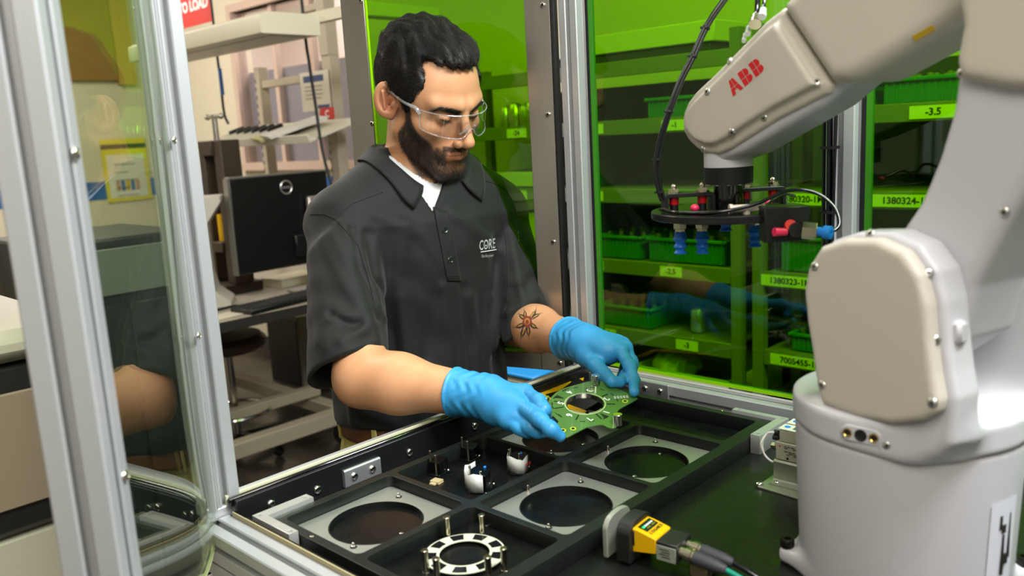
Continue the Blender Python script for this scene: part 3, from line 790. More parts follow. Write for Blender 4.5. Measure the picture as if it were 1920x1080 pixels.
# disc, foreshortened in the view but round in plan
RP = 0.099
g = G(); g.lathe(GC, UZ, [(RP-.001, ZPL-.0095), (RP, ZPL-.0085), (RP, ZPL-.001), (RP-.001, ZPL)], 64); disc = g.build('disc', mat('black_disc', '#1a1b1c', 0.3, 0.3, bump=.03, bscale=600), grip)
IR = unit((CR[0], CR[1], 0)); IF = np.array([-IR[1], IR[0], 0])     # rightwards and away, as one stands before it
def gpos(r, f, z): return GC+IR*r+IF*f+UZ*z
cupm = mat('blue_silicone', '#1a6fd0', 0.42)
def cup(r, f, drop=0.0, stem=True):
    z = ZPL-.0095
    if stem:
        g = G(); g.lathe(gpos(r, f, z-.012), UZ, [(.0085, 0), (.009, .001), (.009, .011), (.0085, .012)], 6); g.lathe(gpos(r, f, z-.019), UZ, [(.0070, 0), (.0070, .0075)], 6)
        g.build('cup_stem', nickel, grip, smooth=20)
    zz = z-.018 if stem else z-drop
    g = G(); pr = [(.0042, -.026), (.0080, -.0262), (.0086, -.0250), (.0056, -.0215), (.0060, -.0198), (.0088, -.0172), (.0086, -.0160), (.0060, -.0128), (.0066, -.0110), (.0092, -.0072), (.0080, -.0045), (.0072, -.003), (.0072, .002), (.006, .003)]
    g.lathe(gpos(r, f, zz), UZ, pr, 24); g.build('suction_cup', cupm, grip, smooth=50)
cup(-.0655, -.012); cup(-.0385, -.018); cup(.0100, .055, .0, False); cup(.0385, .015); cup(.068, .052, .006, True)
brk = black_anod
def bridge(r0, f0, L, rz):
    c, s = math.cos(rz), math.sin(rz); ax = IR*c+IF*s; ay = -IR*s+IF*c; o = gpos(r0, f0, ZPL); H = .0235; T = .005
    out = rounded([(-L/2, 0), (-L/2, H), (L/2, H), (L/2, 0), (L/2-T, 0), (L/2-T, H-T), (-L/2+T, H-T), (-L/2+T, 0)], [0, .007, .007, 0, 0, .003, .003, 0], 4)
    g = G(); g.prism(out, o-ay*-.011, ax, UZ, 0, .022, .0006); b = g.build('bridge', brk, grip, smooth=40)
    for t in (-.28, .28):
        q = o+ax*L*t; g = G(); g.cyl(q+UZ*.009, q+UZ*.0195, .0062, n=18); g.build('red_collar', mat('red_anodised', '#c31524', 0.3, 0.4), b, origin=ORG[grip])
        g = G(); g.cyl(q+UZ*.0, q+UZ*.0095, .0056, n=16); g.build('collar_base', black_plastic, b, origin=ORG[grip])
        g = G(); g.cyl(q+UZ*H, q+UZ*(H+.0022), .0092, n=20); g.cyl(q+UZ*(H+.002), q+UZ*(H+.0055), .0072, n=6); g.ball(q+UZ*(H+.0075), (.0038, .0038, .0045), 12, 8); g.build('lock_nut', nickel, b, origin=ORG[grip], smooth=25)
bridge(-.052, .0, .066, 0.05); bridge(.048, .030, .066, 0.05)
# small red and white push fittings beside the column
for r, f, m in ((-.050, -.03, 'pink_fitting'), (.047, -.012, 'pink_fitting')):
    g = G(); g.ball(gpos(r, f, ZPL+.006), (.0058, .0058, .005), 14, 8); g.build('push_fitting', mat('pink_fitting', '#e0305c', 0.3), grip)
tee = mat('ivory_fitting', '#d9d2bf', 0.4)
g = G(); c0 = gpos(.003, -.075, ZPL+.007); g.cyl(c0-IR*.017, c0+IR*.017, .0048, n=16); g.cyl(c0, c0-UZ*.007, .0045, n=16)
for s in (-1, 1): g.cyl(c0+IR*s*.017, c0+IR*s*.021, .006, n=16)
g.build('tee_fitting', tee, grip, smooth=30)
# square black block hanging at the near right rim, with an ejector nozzle
bo = gpos(.0425, -.0935, 0)
g = G(); g.obox(bo+UZ*(ZPL-.0115), (IR, IF, UZ), (.0265, .012, .0205), .001); g.obox(bo+UZ*(ZPL+.0085)-IR*.012+IF*.012, (IR, IF, UZ), (.0145, .022, .0012), .0005); g.build('side_block', brk, grip)
g = G(); q = bo-IF*.012+UZ*(ZPL-.017); g.cyl(q+IR*.006, q+IR*.006-IF*.014, .0085, n=20); g.build('valve_body', black_plastic, grip)
g = G(); g.cyl(q+IR*.001-IF*.004+UZ*.004, q+IR*.001-IF*.010+UZ*.006, .0065, n=18); g.build('red_ring', mat('red_plastic', '#d8322e', 0.35), grip)
g = G(); g.cyl(q-IR*.004-IF*.008-UZ*.002, q-IR*.019-IF*.012-UZ*.001, .0045, .0052, 14); g.build('pink_plug', MATS['pink_fitting'], grip)
g = G(); q2 = q+IR*.012-IF*.016; g.lathe(q2, unit(IR-IF*.35-UZ*.12), [(.0095, 0), (.010, .001), (.010, .015), (.0095, .016)], 6); g.build('hex_nut', nickel, grip, smooth=20)
q3 = q2+unit(IR-IF*.35-UZ*.12)*.016; ax3 = unit(IR*.8-IF*.75-UZ*.05)
g = G(); g.lathe(q3-ax3*.002, ax3, [(.0055, 0), (.0055, .010), (.0078, .011), (.0078, .019), (.0055, .020), (.0022, .0195), (.002, .012)], 22, close=False); g.build('blue_nozzle', blue_plastic, grip, smooth=40)
# tubes
hose = mat('black_hose', '#0e1013', 0.16, coat=0.3)
def htube(name, pts, r, parent=grip): g = G(); g.tube(pts, r, 10, 8); return g.build(name, hose, parent, smooth=60)
htube('air_tube', [gpos(-.088, -.020, ZPL+.006), gpos(-.075, -.055, ZPL+.004), gpos(-.035, -.083, ZPL+.005), gpos(.01, -.086, ZPL+.012), gpos(.05, -.082, ZPL+.026), gpos(.082, -.085, ZPL+.022), gpos(.099, -.098, ZPL+.006), gpos(.101, -.112, ZPL-.012), gpos(.092, -.119, ZPL-.020), gpos(.078, -.118, ZPL-.020)], .0022)
htube('air_tube', [gpos(-.09, -.012, ZPL+.005), gpos(-.076, -.050, ZPL+.003), gpos(-.045, -.076, ZPL+.003), gpos(-.018, -.0765, ZPL+.006)], .0022)
htube('air_tube', [gpos(.024, -.0755, ZPL+.007), gpos(.04, -.060, ZPL+.014), gpos(.06, -.035, ZPL+.018), gpos(.085, -.0, ZPL+.012)], .002)
# looped air line from the left rim of the disc up to the elbow, with ties
lp = [(1243, 376), (1238, 360), (1231, 318), (1237, 270), (1253, 215), (1275, 155), (1300, 105), (1322, 55), (1345, 18), (1375, -20), (1420, -60), (1480, -100)]
deps = np.linspace(1.035, .985, len(lp))
P = [atd(x, y, d) for (x, y), d in zip(lp, deps)]
line = thing('air_line', P[0], 'twin black air tubes looping up from the gripper disc', 'tube')
for s in (-1, 1): htube('air_tube', [p+IR*s*.0020+IF*s*.0012 for p in P], .0024, line)
for k in (1.0, 2.4, 4.1, 6.0, 7.1):
    i = int(k); p = P[i]+(P[i+1]-P[i])*(k-i); a_ = unit(P[i+1]-P[i]); g = G(); g.cyl(p-a_*.0011, p+a_*.0011, .0050, n=14); g.obox(p-IR*.0058, (IR, IF, UZ), (.0014, .0013, .0014), .0003); g.build('cable_tie', black_plastic, line)

# ================================================================== fixture tray on the tabletop
TT = 1.000
tray = thing('fixture_tray', (0.8125, 0.73, TZ), 'black machined fixture tray with seven pockets on the tabletop', 'tray')
PU = [(0.4974, 0.6605), (0.6710, 0.8390), (0.8470, 1.0146)]
PV = [(0.7357, 0.8838), (0.5810, 0.7240)]
outl = [rrect(0.4852, 0.563, 1.140, 0.897, .002, 2)]
for u0, u1 in PU:
    for v0, v1 in PV: outl.append(rrect(u0, v0, u1, v1, .0085, 6))
outl.append(rrect(1.026, 0.586, 1.126, 0.876, .008, 5))
V, F = plate_mesh(outl, TZ+.0004, TT, 0.0006)
tray_m = mat('tray_black_anodised', '#1d211e', 0.36, 0.3, noise=0.18, nscale=70, bump=0.06, bscale=1200, rvar=0.05)
mk('tray_frame', V, F, tray_m, tray)
flo = mat('pocket_floor_black', '#0c0e0d', 0.27, noise=0.4, nscale=30, rvar=0.06, spec=.35)
plate_m = mat('bead_blasted_aluminium', '#b4b6ae', 0.42, 0.75, noise=0.14, nscale=22, bump=0.06, bscale=700)
def pocket(i, j): return PU[i][0], PV[j][0], PU[i][1], PV[j][1]
def mount(i, j, pins=()):
    u0, v0, u1, v1 = pocket(i, j); cx, cy = (u0+u1)/2, (v0+v1)/2
    V, F = plate_mesh([rrect(u0+.0008, v0+.0008, u1-.0008, v1-.0008, .008, 6), circ(cx, cy, .0585, 72)], TZ+.0032, 0.9850, 0.0004)
    pl = mk('mount_plate', V, F, plate_m, tray)
    g = G(); g.lathe((cx, cy, TZ+.0006), UZ, [(.0581, 0), (.0581, .0088), (.0572, .0088), (.0572, 0)], 64, close=False); g.build('bore_ring', black_anod, pl, origin=ORG[tray])
    V, F = plate_mesh([rrect(u0+.001, v0+.001, u1-.001, v1-.001, .008, 6)], TZ+.0005, TZ+.0030); mk('bore_floor', V, F, flo, pl, origin=ORG[tray])
    for kind, (x, y) in pins:
        p = atz(x, y, .985); g = G()
        if kind == 'k':
            g.lathe(p, UZ, [(.0042, .0002), (.0042, .0006), (.003, .0007)], 18); g.build('pin_recess', hexdark, pl, origin=ORG[tray])
            g = G(); g.lathe(p, UZ, [(.0026, 0), (.0026, .0018), (.0013, .0024), (.0013, .0036), (.0017, .0042), (.0015, .0054), (.0005, .006)], 14); g.build('locating_pin', chrome, pl, origin=ORG[tray])
        else:
            g.lathe(p, UZ, [(.0022, 0), (.0022, .0085), (.0018, .009)], 14); g.build('locating_pin', nickel, pl, origin=ORG[tray])
    return pl
mount(0, 0, (('k', (748, 932)), ('k', (663, 1026))))
pl = mount(1, 1, (('k', (1089, 904)), ('k', (1029, 990)), ('p', (990, 921))))
mount(2, 1, (('k', (1229, 829)), ('p', (1140, 846))))
mount(2, 0, (('k', (1034, 851)),))
for i, j in ((1, 0), (0, 1)):
    u0, v0, u1, v1 = pocket(i, j); V, F = plate_mesh([rrect(u0+.0006, v0+.0006, u1-.0006, v1-.0006, .008, 6)], TZ+.0005, .9815, .0002)
    mk('pocket_floor', V, F, flo, tray)
V, F = plate_mesh([rrect(1.0266, .5866, 1.1254, .8754, .008, 5)], TZ+.0005, .9785, .0002); mk('pocket_floor', V, F, flo, tray)
for px, z in (((1237, 851), .9796), ((753, 1000), .9796), ((585, 1006), 1.0), ((1094, 833), .9850), ((1355, 770), 1.0), ((1190, 893), 1.0), ((912, 985), .9815)):
    p = atz(*px, z); g = G(); g.lathe(p, UZ, [(.0030, 0), (.0030, .0006), (.0022, .0012), (.0016, .0012), (.0014, .0004)], 16, close=False)
    g.build('washer' if px[0] == 912 else 'set_screw', chrome, tray)
# corner locators
def locator(poly, holes, label):
    V, F = plate_mesh([poly]+[circ(x, y, .0030, 16) for x, y in holes], TZ+.0003, 1.0050, 0.0005)
    o = mk('corner_locator', V, F, alu_raw, None, label=label, cat='bracket', group='aluminium corner locators holding the tray')
    for x, y in holes:
        g = G(); g.lathe((x, y, TZ+.001), UZ, [(.0029, 0), (.0029, .0245), (.0018, .0245), (.0016, .0225)], 16); g.build('socket_screw', mat('black_oxide', '#26231f', 0.35, 0.7), o)
locator([(.4716, .9148), (.4716, .8325), (.4838, .8325), (.4838, .8985), (.5490, .8985), (.5490, .9148)][::-1], [(.4776, .9075), (.4776, .8390), (.5415, .9075)], 'aluminium corner bracket at the tray corner nearest the camera')
cx, cy = 1.1415, 0.5610
locator([(cx+.0105, cy-.0135), (cx+.0105, cy+.075), (cx-.0005, cy+.075), (cx-.0005, cy+.001), (cx-.081, cy+.001), (cx-.081, cy-.0135)], [(cx+.005, cy-.006), (cx+.005, cy+.066), (cx-.073, cy-.006)], 'aluminium corner bracket at the tray corner beside the valve block')
# ring standing among six dowels in the near right pocket
zf = .9815
rc = atz(871, 1037, zf+.004); rc = np.array([rc[0], rc[1], 0])
ring = thing('encoder_ring', (rc[0], rc[1], zf), 'black and white segmented ring standing among six steel dowels', 'ring')
R0, R1 = .0285, .0462
V, F = plate_mesh([circ(rc[0], rc[1], R1, 72), circ(rc[0], rc[1], R0, 64)], zf+.0032, zf+.0044, .0002); mk('ring_plate', V, F, mat('ring_cream', '#c9ceb4', 0.4), ring)
for k in range(9):
    a0 = math.radians(k*40+8); a1 = a0+math.radians(22); A = np.zeros((2, 7, 3))
    for j in range(7):
        t = a0+(a1-a0)*j/6
        for i, r in enumerate((R0+.0032, R1-.0022)): A[i, j] = (rc[0]+r*math.cos(t), rc[1]+r*math.sin(t), zf+.0047)
    g = G(); g.grid(A); B = A.copy(); B[..., 2] -= .0004; g.grid(B[::-1]); g.build('segment', mat('segment_black', '#121214', 0.12), ring)
for k in range(3):
    t = math.radians(60+k*120); g = G(); g.lathe((rc[0]+(R1-.004)*math.cos(t), rc[1]+(R1-.004)*math.sin(t), zf), UZ, [(.003, 0), (.003, .0033)], 12); g.build('standoff', nickel, ring)
for x, y in ((848, 980), (893, 975), (796, 1031), (817, 1046), (914, 1043), (944, 1027)):
    p = atz(x, y, zf+.027); 
    dd_ = np.hypot(p[0]-rc[0], p[1]-rc[1]); v_ = np.array([p[0]-rc[0], p[1]-rc[1]])/dd_; q = rc[:2]+v_*max(dd_, R1+.0048)
    g = G(); g.lathe((q[0], q[1], zf+.0002), UZ, [(.0040, 0), (.0040, .0012), (.0037, .0014), (.0037, .0235), (.0041, .0238), (.0042, .0262), (.0036, .0270)], 22); g.build('dowel', nickel, tray)
# four black blocks with steel pins in the middle left pocket
bl_m = mat('black_block', '#0b0b0d', 0.14, coat=0.4)
tape_m = mat('white_tape', '#cfd2cc', 0.6, noise=.08, nscale=300, bump=.15, bscale=900)
def block(px, yaw, tape, label, big=1.0):
    c = atz(*px, zf); c[2] = zf
    t = thing('motor_block', c, label, 'block', None)
    cs, sn = math.cos(yaw), math.sin(yaw); ax = np.array([cs, sn, 0]); ay = np.array([-sn, cs, 0])
    W = .0175*big; D = .0115*big
    base = rounded([(-W*1.25, -D*1.05), (W*.3, -D*1.7), (W*1.25, -D*.6), (W*1.25, D*.9), (-W*.2, D*1.5), (-W*1.25, D*.8)], .003)
    g = G(); g.prism(base, c+UZ*.0002, ax, ay, 0, .0018, .0003); g.build('base_flange', bl_m, t)
    arc = [(-W*.9, -D*.9)]+[(-W*.9+1.75*W*k/8, -D*.9-D*.12*math.sin(math.pi*k/8)) for k in range(1, 9)]+[(W*.98, D*.7), (W*.2, D*1.1), (-W*.6, D*.9)]
    H = .0185*big; g = G(); g.prism(arc, c+UZ*.002, ax, ay, 0, H, .0006); g.build('block_body', bl_m, t, smooth=30)
    for u, v, h, r in ((-W*1.08, -D*.5, .029, .0017), (-W*.35, D*.95, .030, .0017)):
        g = G(); g.lathe(c+ax*u+ay*v+UZ*.0018, UZ, [(r, 0), (r, h), (r*.6, h+.0006)], 14); g.build('pin', nickel, t)
    bolt(t, c+ax*(W*.35)+ay*(-D*1.25)+UZ*.0018, UZ, .0022)
    if tape:
        u0, v0, u1, v1, h, pts = tape
        A = []
        for k, (u, v) in enumerate(pts):
            b = c+ax*u*W+ay*v*D; hh = h*(1+.10*math.sin(k*2.1)); A.append([b+UZ*.0022, b+UZ*(.0022+hh)])
        A = np.array(A); g = G(); g.grid(A); o = g.build('tape_strip', tape_m, t, mods=None, smooth=60)
        sm = o.modifiers.new('Solidify', 'SOLIDIFY'); sm.thickness = .0007
    return t, ax, ay, c, W, D, H
block((823, 884), .35, None, 'bare black block with two pins, leftmost in the middle pocket', .85)
block((882, 857), .35, None, 'bare black block with two pins, farthest in the middle pocket', .85)
b3 = block((902, 912), .55, (0, 0, 0, 0, .024, [(-1.28, -.75), (-1.32, .2), (-1.1, .9), (-.5, 1.5), (.2, 1.7), (.8, 1.5), (1.2, 1.0)]), 'black block with white tape backing, nearest in the middle pocket', 1.12)
b4 = block((972, 880), .62, (0, 0, 0, 0, .021, [(-.15, -1.35), (-.75, -1.25), (-1.2, -.9), (-1.25, -.1), (-.9, .7), (-.3, 1.3), (.4, 1.3), (1.0, 1.1)]), 'black block wrapped in white printed tape, rightmost in the middle pocket', .98)
for s, u, v, dz in (('VH', -.40, -1.46, .012), ('M', -1.12, -1.20, .015)):
    t, ax, ay, c, W, D, H = b4; n_ = unit(-ay*.95-ax*(.15 if s == 'VH' else .7)); r_ = unit(np.cross(UZ, n_))
    text_on('tape_print', s, .006, c+ax*u*W+ay*v*D+UZ*dz+n_*.0012, r_, UZ, red_print, t)
for t, ax, ay, c, W, D, H in (b3, b4):
    g = G(); g.obox(c+ax*W*.45-ay*D*.35+UZ*(H+.0032), (ax, ay, UZ), (.0022, .0016, .0012), .0004); g.build('blue_clip', blue_plastic, t)
# ribbed tan chip
c = atz(819, 905, zf); chip = thing('ribbed_connector', (c[0], c[1], zf), 'small tan ribbed connector lying beside the black blocks', 'connector')
tan = mat('tan_plastic', '#b5a57c', 0.5); rz = .2; ax = np.array([math.cos(rz), math.sin(rz), 0]); ay = np.array([-ax[1], ax[0], 0])
for k in range(7):
    g = G(); g.obox(c+ay*(k-3)*.0021+UZ*.0022, (ax, ay, UZ), (.0062, .0008, .002), .0003); g.build('rib', tan, chip)
g = G(); g.obox(c+UZ*.0008, (ax, ay, UZ), (.0058, .0078, .0007), .0002); g.obox(c-ax*.0085+UZ*.0015, (ax, ay, UZ), (.003, .0045, .0013), .0005); g.build('connector_base', tan, chip)
# yellow and black plate leaning at the far corner behind the board
yb = thing('caution_plate', atz(1060, 742, 1.001), 'yellow and black plate lying at the far tray corner under the board', 'plate')
yz = 1.004
pyl = [atz(x, y, yz) for x, y in ((1008, 738), (1030, 730), (1040, 719), (1062, 706), (1080, 704), (1076, 710), (1062, 722), (1050, 730), (1022, 738), (1024, 742), (1100, 770), (1092, 776), (1030, 752), (1012, 748))]
V, F = plate_mesh([[(p[0], p[1]) for p in pyl]], 1.0014, 1.0040, .0003); mk('yellow_strip', V, F, yellow_plastic, yb)
pbk = [atz(x, y, yz) for x, y in ((1022, 738), (1050, 731), (1062, 722), (1078, 710), (1082, 703), (1098, 712), (1120, 712), (1135, 745), (1095, 768), (1024, 742))]
V, F = plate_mesh([[(p[0], p[1]) for p in pbk]], 1.0004, 1.0030, .0003); mk('black_plate', V, F, black_plastic, yb)
pq = [atz(x, y, yz) for x, y in ((1086, 710), (1095, 708), (1093, 714))]
V, F = plate_mesh([[(p[0], p[1]) for p in pq]], 1.0031, 1.0042); mk('yellow_strip', V, F, yellow_plastic, yb)
for k, (x, y) in enumerate(((1112, 702), (1118, 706))):
    p = atz(x, y, 1.002); g = G(); g.obox((p[0], p[1], TZ+.016), ((1, 0, 0), (0, 1, 0), UZ), (.008, .006, .0155), .001)
    if k == 0: g.build('corner_bracket', alu_raw, None, label='small aluminium block at the far corner behind the circuit board', cat='bracket')

# ================================================================== the round circuit board held in both hands
PC = atd(1097, 757, 1.22)
PN = unit((-.67*math.sin(math.radians(13)), -.74*math.sin(math.radians(13)), math.cos(math.radians(13))))
PX_ = unit(np.cross(UZ, PN)); PY_ = np.cross(PN, PX_)
def pcb2(x, y): p = atp(x, y, PC, PN)-PC; return np.array([p@PX_, p@PY_])
def pcb3(a, b, h=0.0): return PC+PX_*a+PY_*b+PN*h
board = thing('circuit_board', PC, 'green circuit board with numbered ring sectors held in blue gloves', 'circuit board')
opx = [(1061, 821), (1100, 801), (1118, 797), (1130, 796), (1140, 802), (1152, 803), (1159, 797), (1157, 787), (1156, 774), (1161, 767), (1197, 747), (1140, 720), (1126, 714), (1110, 714), (1096, 717)]
ol = [tuple(pcb2(*p)) for p in opx]
for k in range(1, 12):
    t = math.radians(97+k*9.5); ol.append((.0515*math.cos(t), .0535*math.sin(t)))
ol += [tuple(pcb2(*p)) for p in ((1016, 757), (1012, 768), (1019, 783))]
ol = [tuple(p) for p in rounded(ol, .003, 3)]
slot = [tuple(p) for p in rounded([pcb2(*p) for p in ((1029, 783), (1037, 781), (1047, 791), (1043, 794), (1033, 794))], .0012, 3)]
V, F = plate_mesh([ol, circ(0, 0, .0270, 64), slot], -.0014, 0)
pcb_m = mat('pcb_green', '#4c7a35', 0.28, noise=.12, nscale=60, coat=0.5)
mk('board_plate', frame_pts(V, PC, PX_, PY_), F, pcb_m, board)
rim = mat('slot_plating', '#1b1a19', 0.4)
g = G(); g.tube([pcb3(*p, .0002) for p in slot]+[pcb3(*slot[0], .0002)], .0007, 5, smooth=False); g.build('slot_rim', rim, board)
copper = mat('tinned_ring', '#d4d6c6', 0.2, 0.9)
def sector(name, r0, r1, a0, a1, h0, h1, m, par=board):
    n_ = max(2, int(abs(a1-a0)/6)); A = np.zeros((4, n_+1, 3))
    for j in range(n_+1):
        t = math.radians(a0+(a1-a0)*j/n_); c, s = math.cos(t), math.sin(t)
        for i, (r, h) in enumerate(((r0, h0), (r0, h1), (r1, h1), (r1, h0))): A[i, j] = pcb3(r*c, r*s, h)
    g = G(); g.grid(A); g.add(A[:, 0], [(0, 1, 2, 3)]); g.add(A[:, -1], [(3, 2, 1, 0)]); return g.build(name, m, par, smooth=30)
sector('contact_ring', .0282, .0298, 0, 360, 0, .0004, mat('pad_pale', '#b9cf8e', 0.3))
for a0, a1 in ((62, 112), (130, 166), (214, 262), (272, 318)): sector('contact_ring', .0262, .0280, a0, a1, -.006, .0012, copper)
sector('bore_liner', .0264, .0271, 0, 360, -.0075, .0, mat('liner', '#6d6f66', 0.25, 0.9))
updir = np.array([math.cos(math.radians(-37)), math.sin(math.radians(-37))]); rtd = np.array([updir[1], -updir[0]])
for s, px in (('1', (1136, 773)), ('2', (1136.5, 748.5)), ('3', (1104.5, 732.5)), ('4', (1067.5, 735.5)), ('5', (1050.5, 756)), ('6', (1067, 778.5)), ('7', (1104.5, 786.5))):
    c = pcb2(*px); text_on('sector_number', s, .0135, pcb3(*c, .0003), PX_*rtd[0]+PY_*rtd[1], PX_*updir[0]+PY_*updir[1], white_print, board, bold=.0003)
trace = mat('trace_black', '#0f1410', 0.35)
for a0, r0, r1, w in ((77, .034, .044, .0011), (30, .032, .043, .0011), (-10, .031, .043, .0011), (-70, .031, .046, .0011), (-116, .032, .045, .0010), (163, .033, .045, .0008), (-172, .032, .046, .0008)):
    t = math.radians(a0); u = PX_*math.cos(t)+PY_*math.sin(t); v = np.cross(PN, u); g = G(); g.obox(PC+u*(r0+r1)/2+PN*.0002, (u, v, PN), ((r1-r0)/2, w, .00025)); g.build('trace_slot', trace, board)
for a0 in (146, -60):
    t = math.radians(a0); u = np.array([math.cos(t), math.sin(t)]); v = np.array([-u[1], u[0]])
    P = [u*.033, u*.047+v*.0045, u*.047-v*.0045]; g = G(); g.prism(P, PC+PN*.0001, PX_, PY_, 0, .0004); g.build('trace_slot', trace, board)
g = G(); dk = []
for a0 in (150, 120, 98, 66, 48, 24, 4, -88, -104, -64, 172, -176, -148):
    for k in range(3):
        t = math.radians(a0+k*3.2-3); g.cyl(pcb3(.0475*math.cos(t), .0475*math.sin(t), 0), pcb3(.0475*math.cos(t), .0475*math.sin(t), .0006), .0009, n=8)
g.build('solder_points', trace, board, kind='stuff')
for a0, a1 in ((108, 124), (-160, -140)): sector('trace_arc', .0487, .0495, a0, a1, 0, .0004, trace)
gold = mat('lime_pad', '#c9dd2d', 0.35)
for px in ((1055.5, 807), (1074.5, 804), (1172, 752.5)):
    c = pcb2(*px); g = G(); g.lathe(pcb3(*c), PN, [(.0042, .0), (.0042, .0004), (.0025, .0004)], 20); g.m = 1; g.lathe(pcb3(*c), PN, [(.0026, .0005), (.0001, .00055)], 16); g.build('mounting_hole', [gold, hexdark], board)
limetop = mat('lime_cap', '#b4d81e', 0.25, 0.6)
for px, m in (((1022.5, 762), limetop), ((1158.5, 795), limetop), ((1117, 720), chrome)):
    c = pcb2(*px); g = G(); g.lathe(pcb3(*c, -.001), UZ, [(.0068, 0), (.0068, .0145), (.0062, .0152)], 26); g.m = 1; g.lathe(pcb3(*c, -.001), UZ, [(.0062, .0153), (.0001, .0150)], 26); g.build('knob_post', [chrome, m], board)
# pale print near the right corner
g = G(); c = pcb2(1166, 745)
for k in range(4):
    for j in range(5):
        q = c+np.array([-.010+j*.0045, -.002+k*.0018]); g.obox(pcb3(*q, .0002), (PX_, PY_, PN), (.0016, .0004, .0001))
g.build('board_print', white_print, board, kind='stuff')

# ================================================================== code reader on the table beside the tray
so = np.array([0.7125, 0.5520, TZ]); rd = thing('code_reader', so, 'yellow and black code reader with two cables on the tabletop', 'sensor')
SX = unit((1, .10, 0)); SA = np.array([SX[1], -SX[0], 0])    # SA runs from the lens back to the cables
SO = so+UZ*.0035
def spt(x, a, z): return SO+SX*x+SA*a+UZ*z
arch = rounded([(-.0265, 0), (.0265, 0), (.0265, .036), (.020, .0445), (.006, .0475), (-.006, .0475), (-.020, .0445), (-.0265, .036)], [.002, .002, .004, .006, .006, .006, .006, .004], 4)
g = G(); g.prism(arch, spt(0, .0065, 0), SX, UZ, 0, .0065, .0012); g.build('lens_rim', mat('clear_rim', '#a9ad9f', 0.3, .4), rd)
g = G(); g.prism(arch*np.array([.97, .98]), spt(0, .0235, .0003), SX, UZ, 0, .0168, .0008); g.prism(arch*np.array([.86, .90]), spt(0, .030, .0003), SX, UZ, 0, .0066, .0008); g.build('front_housing', mat('dark_housing', '#191b19', 0.5), rd)
yy = mat('reader_yellow', '#f0b90a', 0.35)
side = rounded([(.030, .010), (.068, .016), (.068, .0335), (.047, .0385), (.030, .0405)], .002, 3)
g = G(); g.prism(side, spt(-.0175, 0, 0), SA, UZ, -.035, 0, .0010) if np.cross(SA, UZ)@SX < 0 else g.prism(side, spt(-.0175, 0, 0), SA, UZ, 0, .035, .0010); g.build('yellow_body', yy, rd)
ntop = unit(np.cross(SX, unit(SA*.017-UZ*.002))); ntop = ntop if ntop[2] > 0 else -ntop
tdir = unit(SA*.0210-UZ*.0050); ntop = unit(np.cross(tdir, SX)); ntop = ntop if ntop[2] > 0 else -ntop
cpt = spt(0, .0540, .0372)
g = G(); g.obox(cpt-tdir*.0045+ntop*.0004, (SX, tdir, ntop), (.0125, .0060, .0004), .0002); g.build('display', mat('display_dark', '#14241a', 0.3), rd)
for k in range(5):
    g = G(); g.obox(cpt-tdir*.0052+SX*(-.009+k*.0042)+ntop*.0009, (SX, tdir, ntop), (.0015, .0011, .0002)); g.build('indicator', mat('led_green', '#19d060', 0.4, emit='#2cff80', estr=2.5) if k == 0 else white_print, rd)
for s in (-.004, .006): g = G(); g.obox(cpt-tdir*.0015+SX*s+ntop*.0009, (SX, tdir, ntop), (.0035, .0008, .0002)); g.build('display_bar', mat('olive_print', '#7d7420', 0.5), rd)
text_on('lettering', 'COGNEX', .0058, cpt+tdir*.0055+ntop*.0004, SX, -tdir, dark_print, rd, space=1.15)
g = G(); q = spt(-.0176, .040, .028); g.obox(q, (SA, UZ, SX), (.0022, .0085, .0006), .0004); g.build('side_mark', dark_print, rd)
g = G(); g.obox(spt(0, .080, .0215), (SX, SA, UZ), (.0172, .0125, .0105), .001); g.build('connector_block', mat('dark_housing', '#191b19', 0.5), rd)
g = G(); g.obox(spt(-.0176, .080, .020), (SA, UZ, SX), (.0115, .0085, .0005), .0004); g.build('rating_label', mat('rating_paper', '#8f9688', 0.5), rd)
g = G()
for k in range(4): g.obox(spt(-.0183, .078+.002*(k % 2), .0245-k*.0028), (SA, UZ, SX), (.006-.001*(k % 2), .0005, .0001))
g.build('label_print', dark_print, rd, kind='stuff')
for sx, cm, nm, endp in ((-.0085, mat('teal_cable', '#0c8f78', 0.35), 'cable', ((1335, 1068), (1372, 1095))), (.0085, hose, 'cable', ((1330, 1052), (1376, 1085)))):
    b = spt(sx, .0925, .0225); dr = unit(SA+UZ*-.12)
    g = G(); g.lathe(b, dr, [(.0060, 0), (.0060, .006), (.0074, .0065), (.0074, .013), (.0066, .0135), (.0066, .016)], 20); g.build('coupling_nut', nickel, rd, smooth=30)
    b2 = b+dr*.016; g = G(); g.lathe(b2, dr, [(.0072, 0), (.0074, .004), (.0068, .024), (.0052, .034), (.0040, .036)], 20); g.build('boot', mat('grey_boot', '#3b3a3f', 0.55), rd)
    b3_ = b2+dr*.035; e1 = atz(*endp[0], TZ+.006); e2 = atz(*endp[1], TZ+.004)
    g = G(); g.tube([b3_, b3_+dr*.018-UZ*.003, b3_+dr*.045-UZ*.010, b3_+dr*.09+SX*.004-UZ*.0135, b3_+dr*.15+SX*.006-UZ*.0135+UZ*.015], .0031, 10); g.build('cable', cm, rd, smooth=60)
g = G(); g.obox(spt(.006, .112, .0045), (SX, SA, UZ), (.014, .010, .0075), .001); g.build('mount_bracket', mat('bracket_steel', '#a79a72', 0.3, .9), rd)
bolt(rd, spt(-.004, .108, .012), UZ, .004)

